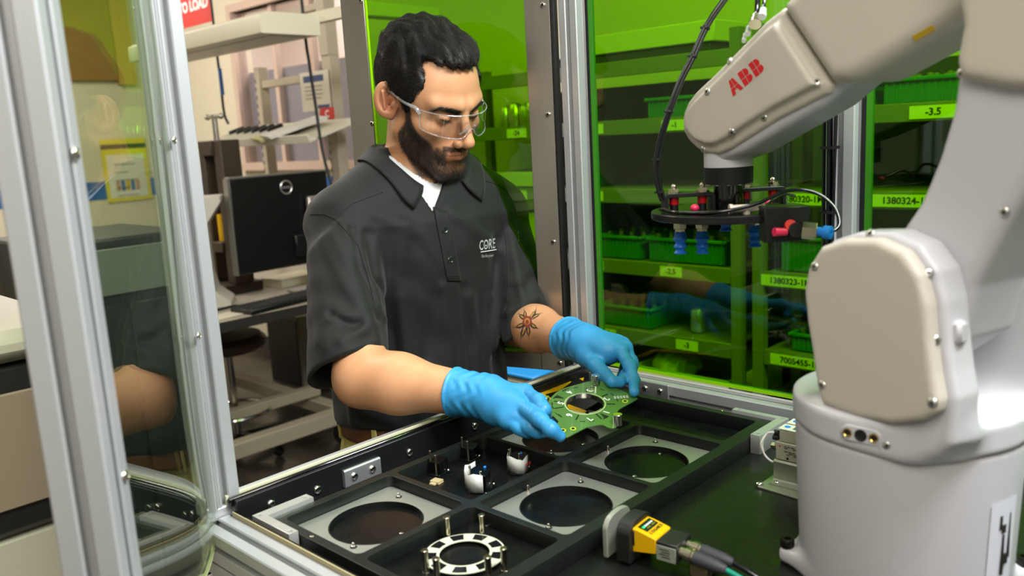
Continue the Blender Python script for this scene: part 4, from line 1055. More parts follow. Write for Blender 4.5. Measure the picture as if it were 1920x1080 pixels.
# ================================================================== valve block behind the robot base
va = thing('valve_block', (0.945, 0.44, TZ), 'grey pneumatic valve block on a folded metal stand behind the robot', 'valve')
shm = mat('sheet_metal', '#a9ab98', 0.36, .8, noise=.08, nscale=25)
g = G(); g.prism(rounded([(.9575, .4985), (.9500, .395), (1.10, .395), (1.10, .4985)], .003, 3), (0, 0, TZ+.0003), (1, 0, 0), (0, 1, 0), 0, .0025, .0003); g.build('foot_plate', shm, va)
bolt(va, atz(1424, 908, TZ+.003), UZ, .0058)
vx = 0.985
pts = [(vx-.014, 0), (vx-.014, .0025), (vx-.003, .0028), (vx-.0015, .0045), (vx-.0015, .028), (vx+.0005, .0305), (vx+.075, .0305), (vx+.075, .028), (vx+.0015, .028), (vx+.0015, 0)]
y_a = aty(1453, 890, .47); 
g = G(); g.prism(pts, (0, .4885, TZ+.0029), (1, 0, 0), UZ, 0, .11); g.build('stand', shm, va, smooth=30)
bolt(va, np.array([vx-.009, .480, TZ+.0057]), UZ, .0034)
vm = mat('valve_grey', '#b6b49d', 0.5); vt = mat('valve_top', '#d3d5c6', 0.45)
zb = TZ+.0336
for k in range(3):
    x0 = vx+.0006+k*.0245
    g = G(); g.box((x0, .385, zb), (x0+.0225, .487, zb+.0245), .0012); g.box((x0+.001, .385, zb+.0246), (x0+.0215, .484-.002, zb+.041), .0012); body = g.build('valve_body', vm, va)
    g = G(); g.prism([(x0+.001, .484), (x0+.001, .385), (x0+.0215, .385), (x0+.0215, .484)], (0, 0, zb+.0412), (1, 0, 0), (0, 1, 0), 0, .0016, .0004); g.build('valve_top', vt, body, origin=ORG[va])
    g = G(); g.lathe((x0+.0112, .4755, zb+.0428), UZ, [(.0038, 0), (.0038, .0007)], 16); g.build('blue_button', blue_plastic, body, origin=ORG[va])
    g = G(); g.box((x0+.006, .435, zb+.0429), (x0+.0165, .4665, zb+.0433)); g.build('display', mat('lcd_green', '#33552c', 0.3), body, origin=ORG[va])
    if k == 0: g = G(); g.box((x0+.005, .433, zb+.0433), (x0+.0160, .445, zb+.0436)); g.build('orange_panel', mat('orange_label', '#e2562a', 0.5), body, origin=ORG[va])
xf = vx+.0002
g = G(); g.box((xf-.0002, .4795, zb+.0185), (xf, .4815, zb+.0205)); g.build('red_dot', red_print, va)
g = G(); random.seed(3)
for k in range(6):
    y = .4745
    while y > .440:
        w = random.uniform(.002, .006); 
        if random.random() < .75: g.box((xf-.0002, y-w, zb+.0195-k*.0022), (xf, y, zb+.0205-k*.0022))
        y -= w+.0012
g.build('rating_print', dark_print, va, kind='stuff')
for y in (.470, .452): g = G(); g.lathe((xf+.0004, y, zb+.0042), (-1, 0, 0), [(.0016, 0), (.0016, .0008), (.0001, .0009)], 12); g.build('screw_hole', hexdark, va)
g = G(); g.cyl((vx+.010, .487, zb+.026), (vx+.010, .494, zb+.026), .004, n=14); g.cyl((vx+.010, .487, zb+.033), (vx+.010, .493, zb+.033), .0034, n=12); g.build('port_plug', black_plastic, va)
g = G(); g.lathe((vx+.010, .487, zb+.013), (0, 1, 0), [(.003, 0), (.003, .003), (.0052, .0032), (.0052, .009), (.004, .0095)], 6); g.build('port_nut', nickel, va, smooth=20)
for s in (0, .004):
    g = G(); g.tube([(vx+.006, .4915, zb+.034), (vx+.003, .500, zb+.031), (vx-.001-s, .5045, zb+.018), (vx-.001, .502, zb+.004), (vx+.0005, .494, zb-.004), (vx+.004, .487, zb-.006)], .0015, 8); g.build('wire', mat('white_wire', '#d4d1cb', 0.45), va)

# ================================================================== the man at the front opening
H = np.array([1.0305, 1.1662, 1.5127])
def _hm(yaw, pitch, roll):
    f = np.array([math.cos(pitch)*math.cos(yaw), math.cos(pitch)*math.sin(yaw), -math.sin(pitch)]); l = np.array([-math.sin(yaw), math.cos(yaw), 0]); u = np.cross(-l, f)
    c, s = math.cos(roll), math.sin(roll); return np.array([c*l+s*u, f, -s*l+c*u])
HM = _hm(math.radians(-91.5), math.radians(23.2), math.radians(5.7))
def hw(p): return H+np.asarray(p, float)@HM          # head-local (left, forward, up) to world
def hl(P): return ((P-H.astype(np.float32))@HM.T.astype(np.float32))
man = thing('person', (1.03, 1.22, 0), 'man in a black polo shirt, safety glasses and blue gloves holding a circuit board', 'person')
Rsh = atd(648, 418, 1.500); Lsh = atd(925, 402, 1.680)
Relb = atd(680, 709, 1.350); Rwr = atd(915, 744, 1.250)
Lelb = atd(972, 606, 1.620); Lwr = atd(1098, 645, 1.400)
NB = np.array([1.043, 1.235, 1.375])
HC = np.array([1.01, 1.235, 0.93])
SV = unit([*(Lsh-Rsh)[:2], 0]); FV = np.array([SV[1], -SV[0], 0])   # towards his left, and forwards
f32 = lambda a: np.asarray(a, np.float32)

# ---------------------------------------------------------------- head
def sy(q, s): return (q[0]*s, q[1], q[2])
def f_head(P):
    p = hl(P); d = sd_ell(p, (0, -.016, .036), (.0765, .0985, .090))
    d = smin(d, sd_ell(p, (0, .030, .015), (.066, .062, .075)), .02)
    d = smin(d, sd_ell(p, (0, .030, -.045), (.057, .056, .062)), .02)
    ax = p.copy(); ax[:, 0] = np.abs(ax[:, 0])
    d = smin(d, sd_cap(ax, (.052, -.006, -.052), (.018, .070, -.104), .017), .022)
    d = smin(d, sd_ell(p, (0, .074, -.104), (.023, .017, .016)), .018)
    d = smin(d, sd_ell(ax, (.047, .052, -.026), (.020, .024, .017)), .018)
    d = smin(d, sd_cap(ax, (.010, .090, .020), (.046, .068, .022), .0095), .014)
    # eye sockets, lids with a narrow slit
    d = smax(d, -sd_ell(ax, (.0315, .098, .0005), (.0175, .016, .0115)), .010)
    lid = sd_ell(ax, (.0315, .0740, -.0005), (.0150, .0140, .0125))
    d = smin(d, lid, .004)
    slit = sd_box(ax, (.0325, .0885, -.0055), np.array([[.957, 0, .29], [0, 1, 0], [-.29, 0, .957]]), (.0125, .006, .0008), .0006); d = np.maximum(d, -slit)
    # nose
    d = smin(d, sd_cap(p, (0, .088, .012), (0, .1135, -.036), .0068, .0098), .009)
    d = smin(d, sd_ell(p, (0, .1130, -.040), (.0105, .0105, .0098)), .006)
    d = smin(d, sd_ell(ax, (.0125, .1005, -.0435), (.0070, .0105, .0078)), .005)
    d = smax(d, -sd_ell(ax, (.0062, .1060, -.0520), (.0035, .0055, .0035)), .002)
    # mouth
    d = smin(d, sd_ell(p, (0, .078, -.0680), (.030, .0195, .021)), .012)
    d = smin(d, sd_cap(ax, (0, .0970, -.0630), (.019, .0890, -.0675), .0042, .0025), .004)
    d = smin(d, sd_cap(ax, (0, .0955, -.0740), (.016, .0890, -.0705), .0052, .003), .004)
    d = np.maximum(d, -sd_cap(ax, (0, .1005, -.0685), (.022, .0895, -.0692), .0010))
    d = smax(d, -sd_ell(p, (0, .1020, -.0855), (.020, .008, .005)), .008)
    # neck
    nb = hl(f32(NB)[None])[0]
    d = smin(d, sd_cap(p, (0, -.026, -.055), tuple(nb), .0555, .060), .022)
    # ears
    er = np.array([[.80, .58, .12], [-.59, .79, .16], [-.02, -.20, .98]]); er = np.array([unit(r) for r in er])
    e = sd_ell(ax, (.0830, -.0195, .001), (.0062, .0225, .0325), er)
    e = smin(e, sd_ell(ax, (.0745, -.0130, -.0230), (.0060, .0095, .0110)), .006)
    e = smax(e, -sd_ell(ax, (.0872, -.0160, .0035), (.0068, .0145, .0225), er), .0012)
    e = smax(e, -sd_ell(ax, (.0835, -.0105, -.0050), (.0090, .0085, .0120), er), .0015)
    e = smin(e, sd_cap(ax, (.0885, -.0235, .0150), (.0860, -.0165, -.0125), .0026), .003)
    e = smin(e, sd_ell(ax, (.0775, -.0065, -.0040), (.0040, .0040, .0058)), .003)
    d = smin(d, e, .005)
    return d
def f_arm(P, a, b, c, s):
    k = 1.0 if s > 0 else .90
    d = sd_cap(P, a, b, .043*k, .036*k)
    m = b+(c-b)*.30
    d = smin(d, sd_cap(P, b, m, .0415*k, .0425*k), .04); d = smin(d, sd_cap(P, m, c, .0425*k, .0285), .03)
    return d
def f_body(P):
    d = np.minimum(f_arm(P, Rsh, Relb, Rwr, 1), f_arm(P, Lsh, Lelb, Lwr, -1))
    d = smin(d, sd_cap(P, Rwr, RH['palm'], .027, .017), .012); d = smin(d, sd_cap(P, Lwr, LH['palm'], .027, .017), .012)
    t = sd_torso(P, -.016); d = smin(d, t, .03)
    for s in (-1, 1):
        hip = HC+SV*.072*s-UZ*.09; kn = hip+np.array([SV[0]*.03*s, 0, -.35]); d = smin(d, sd_cap(P, hip, kn, .072, .056), .03)
        d = smin(d, sd_cap(P, kn, (kn[0], kn[1]+.03, .09), .052, .036), .02)
    m = np.sum((P-f32(H))**2, 1) < .215**2
    if m.any(): d[m] = smin(d[m], f_head(P[m]), .02)
    return d
# ---------------------------------------------------------------- torso and shirt
TZK = np.array([.86, .93, 1.00, 1.08, 1.16, 1.24, 1.30, 1.345, 1.385, 1.42])
TA = np.array([.158, .160, .158, .158, .168, .190, .202, .175, .115, .070])
TB = np.array([.128, .132, .134, .132, .132, .128, .120, .102, .082, .066])
TCX = np.interp(TZK, [.86, 1.42], [0, 1])
def sd_torso(P, off=0.0):
    z = P[:, 2]; A = np.interp(z, TZK, TA)+off; B = np.interp(z, TZK, TB)+off
    t = np.clip((z-.86)/(1.36-.86), 0, 1)
    cx = HC[0]+(NB[0]-HC[0])*t; cy = HC[1]+(NB[1]-HC[1])*t+.0
    a = (P[:, 0]-cx)*SV[0]+(P[:, 1]-cy)*SV[1]; b = (P[:, 0]-cx)*FV[0]+(P[:, 1]-cy)*FV[1]
    q = (np.abs(a/A)**2.3+np.abs(b/B)**2.3)**(1/2.3)
    d = (q-1)*np.minimum(A, B)*.92
    d = np.maximum(d, .80-z); return np.maximum(d, z-1.425)
RSD = unit(atd(652, 702, 1.365)-Rsh); LSD = unit(Lelb-Lsh)
RHEM = Rsh+RSD*.280; LHEM = Lsh+LSD*.250
def f_sleeve(P, sh, d_, hem, hn, r0, r1):
    s = sd_cap(P, sh, hem+d_*.10, r0, r1+(r1-r0)*.35)
    s = smax(s, (P-f32(hem))@f32(hn), .006)
    inner = sd_cap(P, hem+d_*.02, hem+d_*.3, r1-.010, r1-.004)
    return np.maximum(s, -inner)
RHN = unit(RSD*.85+SV*.26+FV*.10); LHN = unit(LSD*.85+SV*.36+FV*.10)
def f_shirt0(P):
    d = sd_torso(P, .011*np.clip((1.10-P[:, 2])*8, 0, 1)); d = np.maximum(d, .941+.006*np.sin(P[:, 0]*14)-P[:, 2])
    for sh, e in ((Rsh, -1), (Lsh, 1)):
        top = sh+UZ*.004; d = smin(d, sd_cap(P, NB+SV*.05*e+UZ*-.010, top, .060, .061), .045)
    d = smin(d, f_sleeve(P, Rsh, RSD, RHEM, RHN, .0655, .0650), .014)
    d = smin(d, f_sleeve(P, Lsh, LSD, LHEM, LHN, .0660, .0690), .009)
    return d
FOLDS = []
def f_shirt(P):
    d = f_shirt0(P)
    nz_ = np.where(np.abs(d) < .03)[0]
    if len(nz_):
        Pn = P[nz_]; dn_ = d[nz_].copy()
        for pts, amp, w in FOLDS:
            m = None
            for a, b in zip(pts[:-1], pts[1:]):
                q = sd_cap(Pn, a, b, 0.0); m = q if m is None else np.minimum(m, q)
            dn_ = dn_-1.35*amp*np.exp(-(m/w)**2)
        d = d.copy(); d[nz_] = dn_
    n = np.sin(P[:, 2]*46+np.sin(P[:, 0]*33)*1.6+P[:, 0]*18)*np.sin(P[:, 0]*27+P[:, 1]*31+np.sin(P[:, 2]*21)*2)
    d = d-.0017*n-.0014*np.sin(P[:, 0]*62+P[:, 1]*40+np.sin(P[:, 2]*13)*2.2)*np.clip((1.2-P[:, 2])*5, 0, 1)
    # neck hole and the open V below it
    nbv = unit(hw((0, -.03, -.06))-NB)
    d = np.maximum(d, -sd_cap(P, NB-nbv*.012+FV*.012, NB+nbv*.2+FV*.012, .0600, .078))
    t = np.clip((P[:, 2]-.86)/.5, 0, 1); cx = HC[0]+(NB[0]-HC[0])*t; cy = HC[1]+(NB[1]-HC[1])*t
    a = (P[:, 0]-cx)*SV[0]+(P[:, 1]-cy)*SV[1]; b = (P[:, 0]-cx)*FV[0]+(P[:, 1]-cy)*FV[1]
    h = P[:, 2]-VZ; wedge = np.maximum(np.maximum(np.abs(a-VA-.10*h)-np.clip(h, 0, .2)*.62, -h), .03-b)
    return np.maximum(d, -wedge)
# hands: joints read from the photo, tips set down on the board
def bt(px, h): return atp(px[0], px[1], PC+PN*h, PN)
RH = dict(wrist=Rwr, palm=atd(955, 762, 1.212),
  index=[atd(985, 735, 1.222), atd(1010, 752, 1.180), atd(1020, 768, 1.164), bt((1026, 779), .008)],
  middle=[atd(978, 762, 1.192), atd(1012, 786, 1.146), atd(1033, 805, 1.128), bt((1050, 818), .008)],
  ring=[atd(966, 778, 1.190), atd(993, 801, 1.168), atd(1008, 809, 1.166), atd(1019, 811, 1.166)],
  little=[atd(950, 788, 1.192), atd(974, 803, 1.176), atd(988, 809, 1.176), atd(998, 811, 1.178)],
  thumb=[atd(928, 772, 1.225), atd(962, 792, 1.200), bt((1008, 797), -.016), bt((1035, 790), -.011)])
LH = dict(wrist=Lwr, palm=atd(1135, 658, 1.355),
  index=[atd(1164, 660, 1.335), atd(1181, 686, 1.300), atd(1188, 714, 1.276), bt((1189, 735), .008)],
  middle=[atd(1172, 652, 1.352), atd(1184, 683, 1.335), atd(1174, 706, 1.315), bt((1163, 717), .006)],
  ring=[atd(1168, 646, 1.375), atd(1184, 678, 1.368), atd(1180, 702, 1.350), atd(1168, 716, 1.335)],
  little=[atd(1158, 642, 1.392), atd(1174, 670, 1.392), atd(1172, 692, 1.378), atd(1164, 704, 1.365)],
  thumb=[atd(1102, 668, 1.372), atd(1118, 686, 1.335), atd(1134, 704, 1.300), bt((1148, 716), .0085)])
def f_glove(P, Hd, elb):
    w = Hd['wrist']; ax = unit(w-elb); d = sd_cap(P, w-ax*.058, w, .0365, .0315)
    d = smin(d, sd_cap(P, w, Hd['palm'], .0300, .0240), .014)
    for k in ('index', 'middle', 'ring', 'little'):
        d = smin(d, sd_cap(P, w+(Hd[k][0]-w)*.25, Hd[k][0], .0190, .0128), .012)
    for k, r in (('index', .0096), ('middle', .0104), ('ring', .0096), ('little', .0086)):
        J = Hd[k]; f = sd_cap(P, J[0], J[1], r*1.10, r*.98)
        f = smin(f, sd_cap(P, J[1], J[2], r*.97, r*.90), .008); f = smin(f, sd_cap(P, J[2], J[3], r*.90, r*.76), .008)
        # creases of loose nitrile over the joints
        t = np.clip(((P-f32(J[0]))@f32(J[3]-J[0]))/max(float((J[3]-J[0])@(J[3]-J[0])), 1e-9), -.2, 1.2)
        f = f-.00020*np.sin(t*75+np.sin(P[:, 0]*300+P[:, 2]*200)*1.2)*np.clip(t*4, 0, 1)
        d = smin(d, f, .0028)
    J = Hd['thumb']; d = smin(d, sd_cap(P, w+(J[0]-w)*.5, J[0], .021, .018), .012)
    f = sd_cap(P, J[0], J[1], .0175, .0132); f = smin(f, sd_cap(P, J[1], J[2], .0130, .0115), .004); f = smin(f, sd_cap(P, J[2], J[3], .0118, .0090), .003)
    d = smin(d, f, .007)
    u = (P-f32(w))@f32(ax); c = f32(w)+u[:, None]*f32(ax); rd_ = np.linalg.norm(P-c, axis=1)
    ang = np.sin(u*330+np.sin(P[:, 2]*170+P[:, 0]*90)*1.7)
    d = d-.0010*ang*np.exp(-((u+.022)/.026)**2)-.0022*np.exp(-((u+.056)/.0022)**2)
    d = np.maximum(d, -(u+.058)); 
    return np.maximum(d, -np.maximum(rd_-.0325, np.maximum(u+.044, -.08-u)))
V0 = aty(836, 400, 1.095); VZ = float(V0[2])
VA = float((V0-NB)@SV)+.0
def onv(f, pxs, off=.0006, t0=1.0):
    d_ = np.array([unit(ray(*q)) for q in pxs]); p = march(f, CAM+d_*t0, d_, 60); return p+fgrad(f, p)*off
def on(f, px, off=.0006, t0=1.0): return onv(f, [px], off, t0)[0]
# folds of cloth, laid along lines seen in the photo
for pts, amp, w in (
    (((622, 440), (648, 490), (676, 560), (706, 640)), .0055, .013), (((640, 420), (684, 500), (714, 590)), .0045, .010), (((590, 470), (604, 560), (612, 650)), .0035, .013),
    (((720, 600), (680, 618), (640, 640)), .0050, .009), (((708, 575), (660, 590), (622, 600)), .0035, .009), (((690, 440), (704, 520), (735, 620), (748, 700)), -.0060, .011),
    (((760, 420), (744, 520), (770, 640), (800, 760)), .0035, .014), (((880, 560), (896, 650), (905, 740)), .0040, .014), (((930, 450), (938, 560), (934, 650)), -.0060, .010),
    (((820, 560), (800, 660), (780, 740)), -.0025, .016), (((958, 440), (972, 520), (985, 590)), .0035, .010), (((950, 585), (980, 572), (1005, 560)), .0050, .009), (((955, 545), (985, 540), (1000, 520)), -.0030, .010),
    (((606, 450), (624, 490), (650, 540), (690, 600)), .0045, .009), (((660, 430), (676, 500), (700, 560)), -.0045, .007), (((620, 590), (662, 612), (712, 600)), -.0045, .007), (((585, 480), (590, 560), (600, 640)), .003, .010), (((700, 400), (790, 440), (830, 500)), .003, .012), (((850, 400), (900, 440), (935, 470)), .003, .012), (((868, 540), (880, 640), (884, 740)), -.004, .010), (((915, 560), (912, 660), (915, 740)), .0045, .010), (((750, 560), (760, 680), (790, 780)), .004, .010), (((830, 540), (842, 640), (838, 740)), .0035, .010),
    (((650, 720), (690, 770), (740, 790)), .0040, .014), (((640, 700), (660, 740), (664, 790)), .0040, .012), (((800, 690), (850, 720), (900, 730)), .0030, .014)):
    q = [p for p in onv(f_shirt0, pts, 0) if abs(f_shirt0(f32(p)[None])[0]) < .01]
    if len(q) > 1: FOLDS.append((q, amp, w))
cloth = mat('black_polo_knit', '#0d0f0e', 0.66, noise=.12, nscale=500, bump=.25, bscale=1500, sheen=.10, spec=.30)
V, F = isosurf(f_shirt, (.64, .95, .90), (1.38, 1.45, 1.47), .0032)
shirt = mk('polo_shirt', V, F, cloth, man, smooth=180, label='black short sleeved polo shirt with white chest lettering')
def seam(name, pts, r, m, par, f=f_shirt, off=.0002):
    P = []
    for a, b in zip(pts[:-1], pts[1:]):
        n_ = max(2, int(np.hypot(b[0]-a[0], b[1]-a[1])/7))
        P += [(a[0]+(b[0]-a[0])*k/n_, a[1]+(b[1]-a[1])*k/n_) for k in range(n_)]
    P.append(pts[-1]); g = G(); g.tube(onv(f, P, off), r, 5, smooth=False); return g.build(name, m, par, origin=ORG[man])
sm_d = mat('seam_thread', '#0a0b0b', .8)
seam('seam', [(582, 402), (609, 402), (629, 411), (652, 437), (672, 462), (690, 520), (702, 572)], .0009, sm_d, shirt)
seam('seam', [(629, 411), (640, 398), (660, 382), (690, 370), (718, 360)], .0009, sm_d, shirt)
seam('seam', [(880, 340), (905, 338), (934, 346), (947, 356)], .0009, sm_d, shirt)
seam('seam', [(934, 356), (938, 406), (949, 453), (953, 515), (951, 565)], .0009, sm_d, shirt)
# placket band, buttons, lettering
def patch(name, c4, m, par, f, n=8, k=14, off=.0016, th=.0014):
    A = np.zeros((k+1, n+1, 3)); a, b, c, d_ = [np.array(q, float) for q in c4]
    A = onv(f, [((a*(1-s)+b*s)*(1-t)+(d_*(1-s)+c*s)*t) for t in np.linspace(0, 1, k+1) for s in np.linspace(0, 1, n+1)], off).reshape(k+1, n+1, 3)
    g = G(); g.grid(A); o = g.build(name, m, par, origin=ORG[man], smooth=180)
    md = o.modifiers.new('Solidify', 'SOLIDIFY'); md.thickness = th; md.offset = 0; return o
patch('placket', [(812, 388), (841, 398), (864, 527), (838, 527)], cloth, shirt, f_shirt)
seam('seam', [(838, 517), (863, 517)], .0006, sm_d, shirt, off=.0026); seam('seam', [(841, 525), (861, 525)], .0006, sm_d, shirt, off=.0026)
btn = mat('black_button', '#17191a', .25, coat=.4)
for px in ((811, 378), (833, 432), (843, 487)):
    p = on(f_shirt, px, .0022); n_ = fgrad(f_shirt, [p])[0]; g = G(); g.lathe(p, n_, [(.0054, 0), (.0056, .0012), (.0046, .0020), (.0036, .0014), (.0010, .0013)], 18); g.build('button', btn, shirt, origin=ORG[man])
def cloth_text(s, size, px0, r_px, u_px, name='lettering', bold=0.0, space=1.0):
    V, F = text_mesh(s, size, .0002, bold=bold, space=space)
    Q = onv(f_shirt, [(px0[0]+v[0]*r_px[0]+v[1]*u_px[0], px0[1]+v[0]*r_px[1]+v[1]*u_px[1]) for v in V], .0008)
    return mk(name, Q, F, white_print, shirt, smooth=0, origin=ORG[man])
cloth_text('CORE', 1.0, (913, 459), (11.4, -1.7), (.6, 26.0*-1), bold=.012)
g = G(); pts = onv(f_shirt, [(901+(930-901)*k/10, 472.5-4.5*k/10) for k in range(11)], .0008); g.tube(pts, .0009, 5, smooth=False); g.build('lettering', white_print, shirt, origin=ORG[man])
p = on(f_shirt, (910.5, 460), .0009); n_ = fgrad(f_shirt, [p])[0]; g = G(); g.lathe(p, n_, [(.0016, 0), (.0016, .0003)], 10); g.build('lettering', white_print, shirt, origin=ORG[man])
cloth_text('Use the power', 1.0, (913.5, 479.5), (3.7, -.25), (.1, -8.5))
# ---------------------------------------------------------------- skin
lo, hi = (.66, .78, .80), (1.38, 1.45, 1.68)
V, F = isosurf(f_body, lo, hi, .0022)
# a finer pass for the head: every vertex near the face is drawn back onto the exact field
Q = f32(V); nearh = np.sum((Q-f32(H))**2, 1) < .19**2
for _ in range(3):
    q = Q[nearh]; dd_ = f_body(q); Q[nearh] = q-fgrad(f_body, q, .0008)*np.clip(dd_, -.0015, .0015)[:, None]
V = Q.astype(float)
L = hl(Q)
def sm(x, a, b): t = np.clip((x-a)/(b-a), 0, 1); return t*t*(3-2*t)
x, y, z = np.abs(L[:, 0]), L[:, 1], L[:, 2]
hd = nearh.astype(float)
yb = np.interp(z, [-.128, -.121, -.102, -.079, -.054, -.038, -.016, .002, .02], [.06, .043, .025, .006, .002, .008, .014, .020, .022])
yf = np.interp(z, [-.080, -.074, -.062, -.044, -.029, -.017, .0, .02], [.13, .083, .070, .064, .052, .034, .029, .034])
reg = sm(y-yb, -.004, .005)*(1-sm(y-yf, -.006, .005))*(1-sm(z, .0, .012))*(1-sm(-z, .120, .131))*sm(np.maximum(x, -z-.028), .022, .045)
must = sm(-z, .0515, .0545)*(1-sm(-z, .0605, .0630))*sm(y, .076, .084)*(1-sm(x, .027, .033))
conn = sm(x, .020, .026)*(1-sm(x, .034, .044))*sm(-z, .054, .062)*sm(y, .062, .072)
lips = np.exp(-((z+.0685)/.0072)**4)*sm(y, .082, .088)*(1-sm(x, .020, .0235))
bare = np.exp(-((z+.0685)/.0115)**4)*sm(y, .080, .088)*(1-sm(x, .020, .027))
beard = np.clip(np.maximum.reduce([reg, must*.95, conn*.8]), 0, 1)*(1-bare*(1-must*.9))*hd
beard = beard*(1-.55*np.exp(-((z+.088)/.011)**2-(x/.024)**2))
brow = np.exp(-((z-np.interp(x, [.0, .015, .030, .044, .058], [.008, .0115, .0165, .0185, .011]))/np.interp(x, [.01, .05], [.0044, .0026]))**2)*sm(x, .009, .014)*(1-sm(x, .050, .058))*sm(y, .055, .07)*hd
lash_shade = np.exp(-((z+.0055-(x-.0325)*.30)/.0026)**2)*np.exp(-((x-.0315)/.0125)**4)*sm(y, .070, .078)*hd  # lash line, widened to paint in the shade under the brow
red = (np.exp(-((x-.082)**2+(y+.015)**2+(z)**2)/.022**2)*.9+np.exp(-((y-.11)**2+(z+.042)**2+x**2)/.013**2)*.5+np.exp(-((x-.04)**2+(y-.07)**2+(z+.035)**2)/.02**2)*.35)*hd
skin = mat('skin', '#d39a74', .44, sss=.08)
nt = skin.node_tree; N = nt.nodes; LK = nt.links; b = N['Principled BSDF']
at = N.new('ShaderNodeVertexColor'); at.layer_name = 'marks'; sp = N.new('ShaderNodeSeparateColor'); LK.new(at.outputs['Color'], sp.inputs[0])
tc = N.new('ShaderNodeTexCoord'); nz = N.new('ShaderNodeTexNoise'); nz.inputs['Scale'].default_value = 55; nz.inputs['Detail'].default_value = 6; LK.new(tc.outputs['Object'], nz.inputs['Vector'])
nf = N.new('ShaderNodeTexNoise'); nf.inputs['Scale'].default_value = 900; nf.inputs['Detail'].default_value = 2; LK.new(tc.outputs['Object'], nf.inputs['Vector'])
def mixc(a, fac, col):
    m = N.new('ShaderNodeMix'); m.data_type = 'RGBA'; LK.new(fac, m.inputs['Factor']); LK.new(a, m.inputs['A']) if not isinstance(a, tuple) else m.inputs.__getitem__('A').__setattr__('default_value', (*a, 1)); m.inputs['B'].default_value = (*col, 1); return m.outputs['Result']
c0 = mixc(srgb('#d8a279'), nz.outputs['Fac'], srgb('#cb9269'))
c1 = mixc(c0, sp.outputs['Green'], srgb('#b4604f'))
mm = N.new('ShaderNodeMath'); mm.operation = 'MULTIPLY_ADD'; LK.new(nf.outputs['Fac'], mm.inputs[0]); mm.inputs[1].default_value = 1.1; mm.inputs[2].default_value = .38
mb = N.new('ShaderNodeMath'); mb.operation = 'MULTIPLY'; mb.use_clamp = True; LK.new(mm.outputs[0], mb.inputs[0]); LK.new(sp.outputs['Red'], mb.inputs[1])
c2 = mixc(c1, mb.outputs[0], srgb('#2a201a'))
c3 = mixc(c2, sp.outputs['Blue'], srgb('#1d1512'))
LK.new(c3, b.inputs['Base Color'])
bp = N.new('ShaderNodeBump'); bp.inputs['Strength'].default_value = .12; bp.inputs['Distance'].default_value = .001; LK.new(nf.outputs['Fac'], bp.inputs['Height']); LK.new(bp.outputs[0], b.inputs['Normal'])
body = mk('body', V, F, skin, man, smooth=180)
ca = body.data.color_attributes.new('marks', 'FLOAT_COLOR', 'POINT')
cols = np.zeros((len(V), 4), np.float32); cols[:, 0] = beard; cols[:, 1] = np.clip(red*.55+lips*.5*hd, 0, 1); cols[:, 2] = np.clip(np.maximum(brow*.55, lash_shade), 0, 1); cols[:, 3] = 1
ca.data.foreach_set('color', cols.ravel())
# eyes behind the half-closed lids
for s in (-1, 1):
    g = G(); g.ball(hw((.0315*s, .0745, -.0015)), .0122, 18, 12); g.build('eye', mat('eye_dark', '#3a2a20', .25), man)
# ---------------------------------------------------------------- hair
hair_m = mat('dark_hair', '#120e0c', .52, spec=.4)
def f_hair(P):
    p = hl(P); ax = np.abs(p[:, 0]); y = p[:, 1]; z = p[:, 2]
    d = sd_ell(p, (0, -.018, .038), (.0800, .1010, .0925))
    sk = smin(sd_ell(p, (0, -.016, .036), (.0765, .0985, .090)), sd_ell(p, (0, .030, .015), (.066, .062, .075)), .02); sk = smin(sk, sd_ell(p, (0, .030, -.045), (.057, .056, .062)), .02)
    d = smin(d, sk-.0048, .004)
    d = smin(d, sd_ell(p, (.004, .030, .085), (.050, .050, .029)), .03)
    d = smin(d, sd_ell(p, (0, -.040, .092), (.056, .056, .032)), .03)
    top = np.clip((z-.045)*22, .10, 1)
    d = d-top*(.0030*np.sin(y*120+np.sin(p[:, 0]*75)*1.3+z*50)*np.sin(p[:, 0]*110+1.1)+.0016*np.sin(p[:, 0]*320+np.sin(y*70)*2.2))
    # hairline: side edge by height, recess at the temples, raised front, sideburns, nape behind the ears
    jag = .0035*np.sin(p[:, 0]*390+z*160)+.002*np.sin(p[:, 0]*900+y*500)
    ys = np.interp(z, [-.02, 0, .026, .040, .056, .068, .078, .095, .12], [.030, .030, .040, .049, .053, .042, .034, .036, .04])+jag*.6
    side = y-ys
    fr = np.maximum(.085+.20*np.clip(ax-.022, 0, .1)+jag-z, ax-.052)
    m = np.minimum(side, np.maximum(fr, y-.085))
    d = smax(d, m, .004)
    low = np.interp(y, [-.12, -.07, -.035, -.012, .012, .02, .05], [-.052, -.048, -.020, .022, .018, -.004, -.004])
    return smax(d, low-z+jag*.5, .003)
Vh, Fh = isosurf(f_hair, H-.17, H+.19, .0026)
hair = mk('hair', Vh, Fh, hair_m, man, smooth=180)
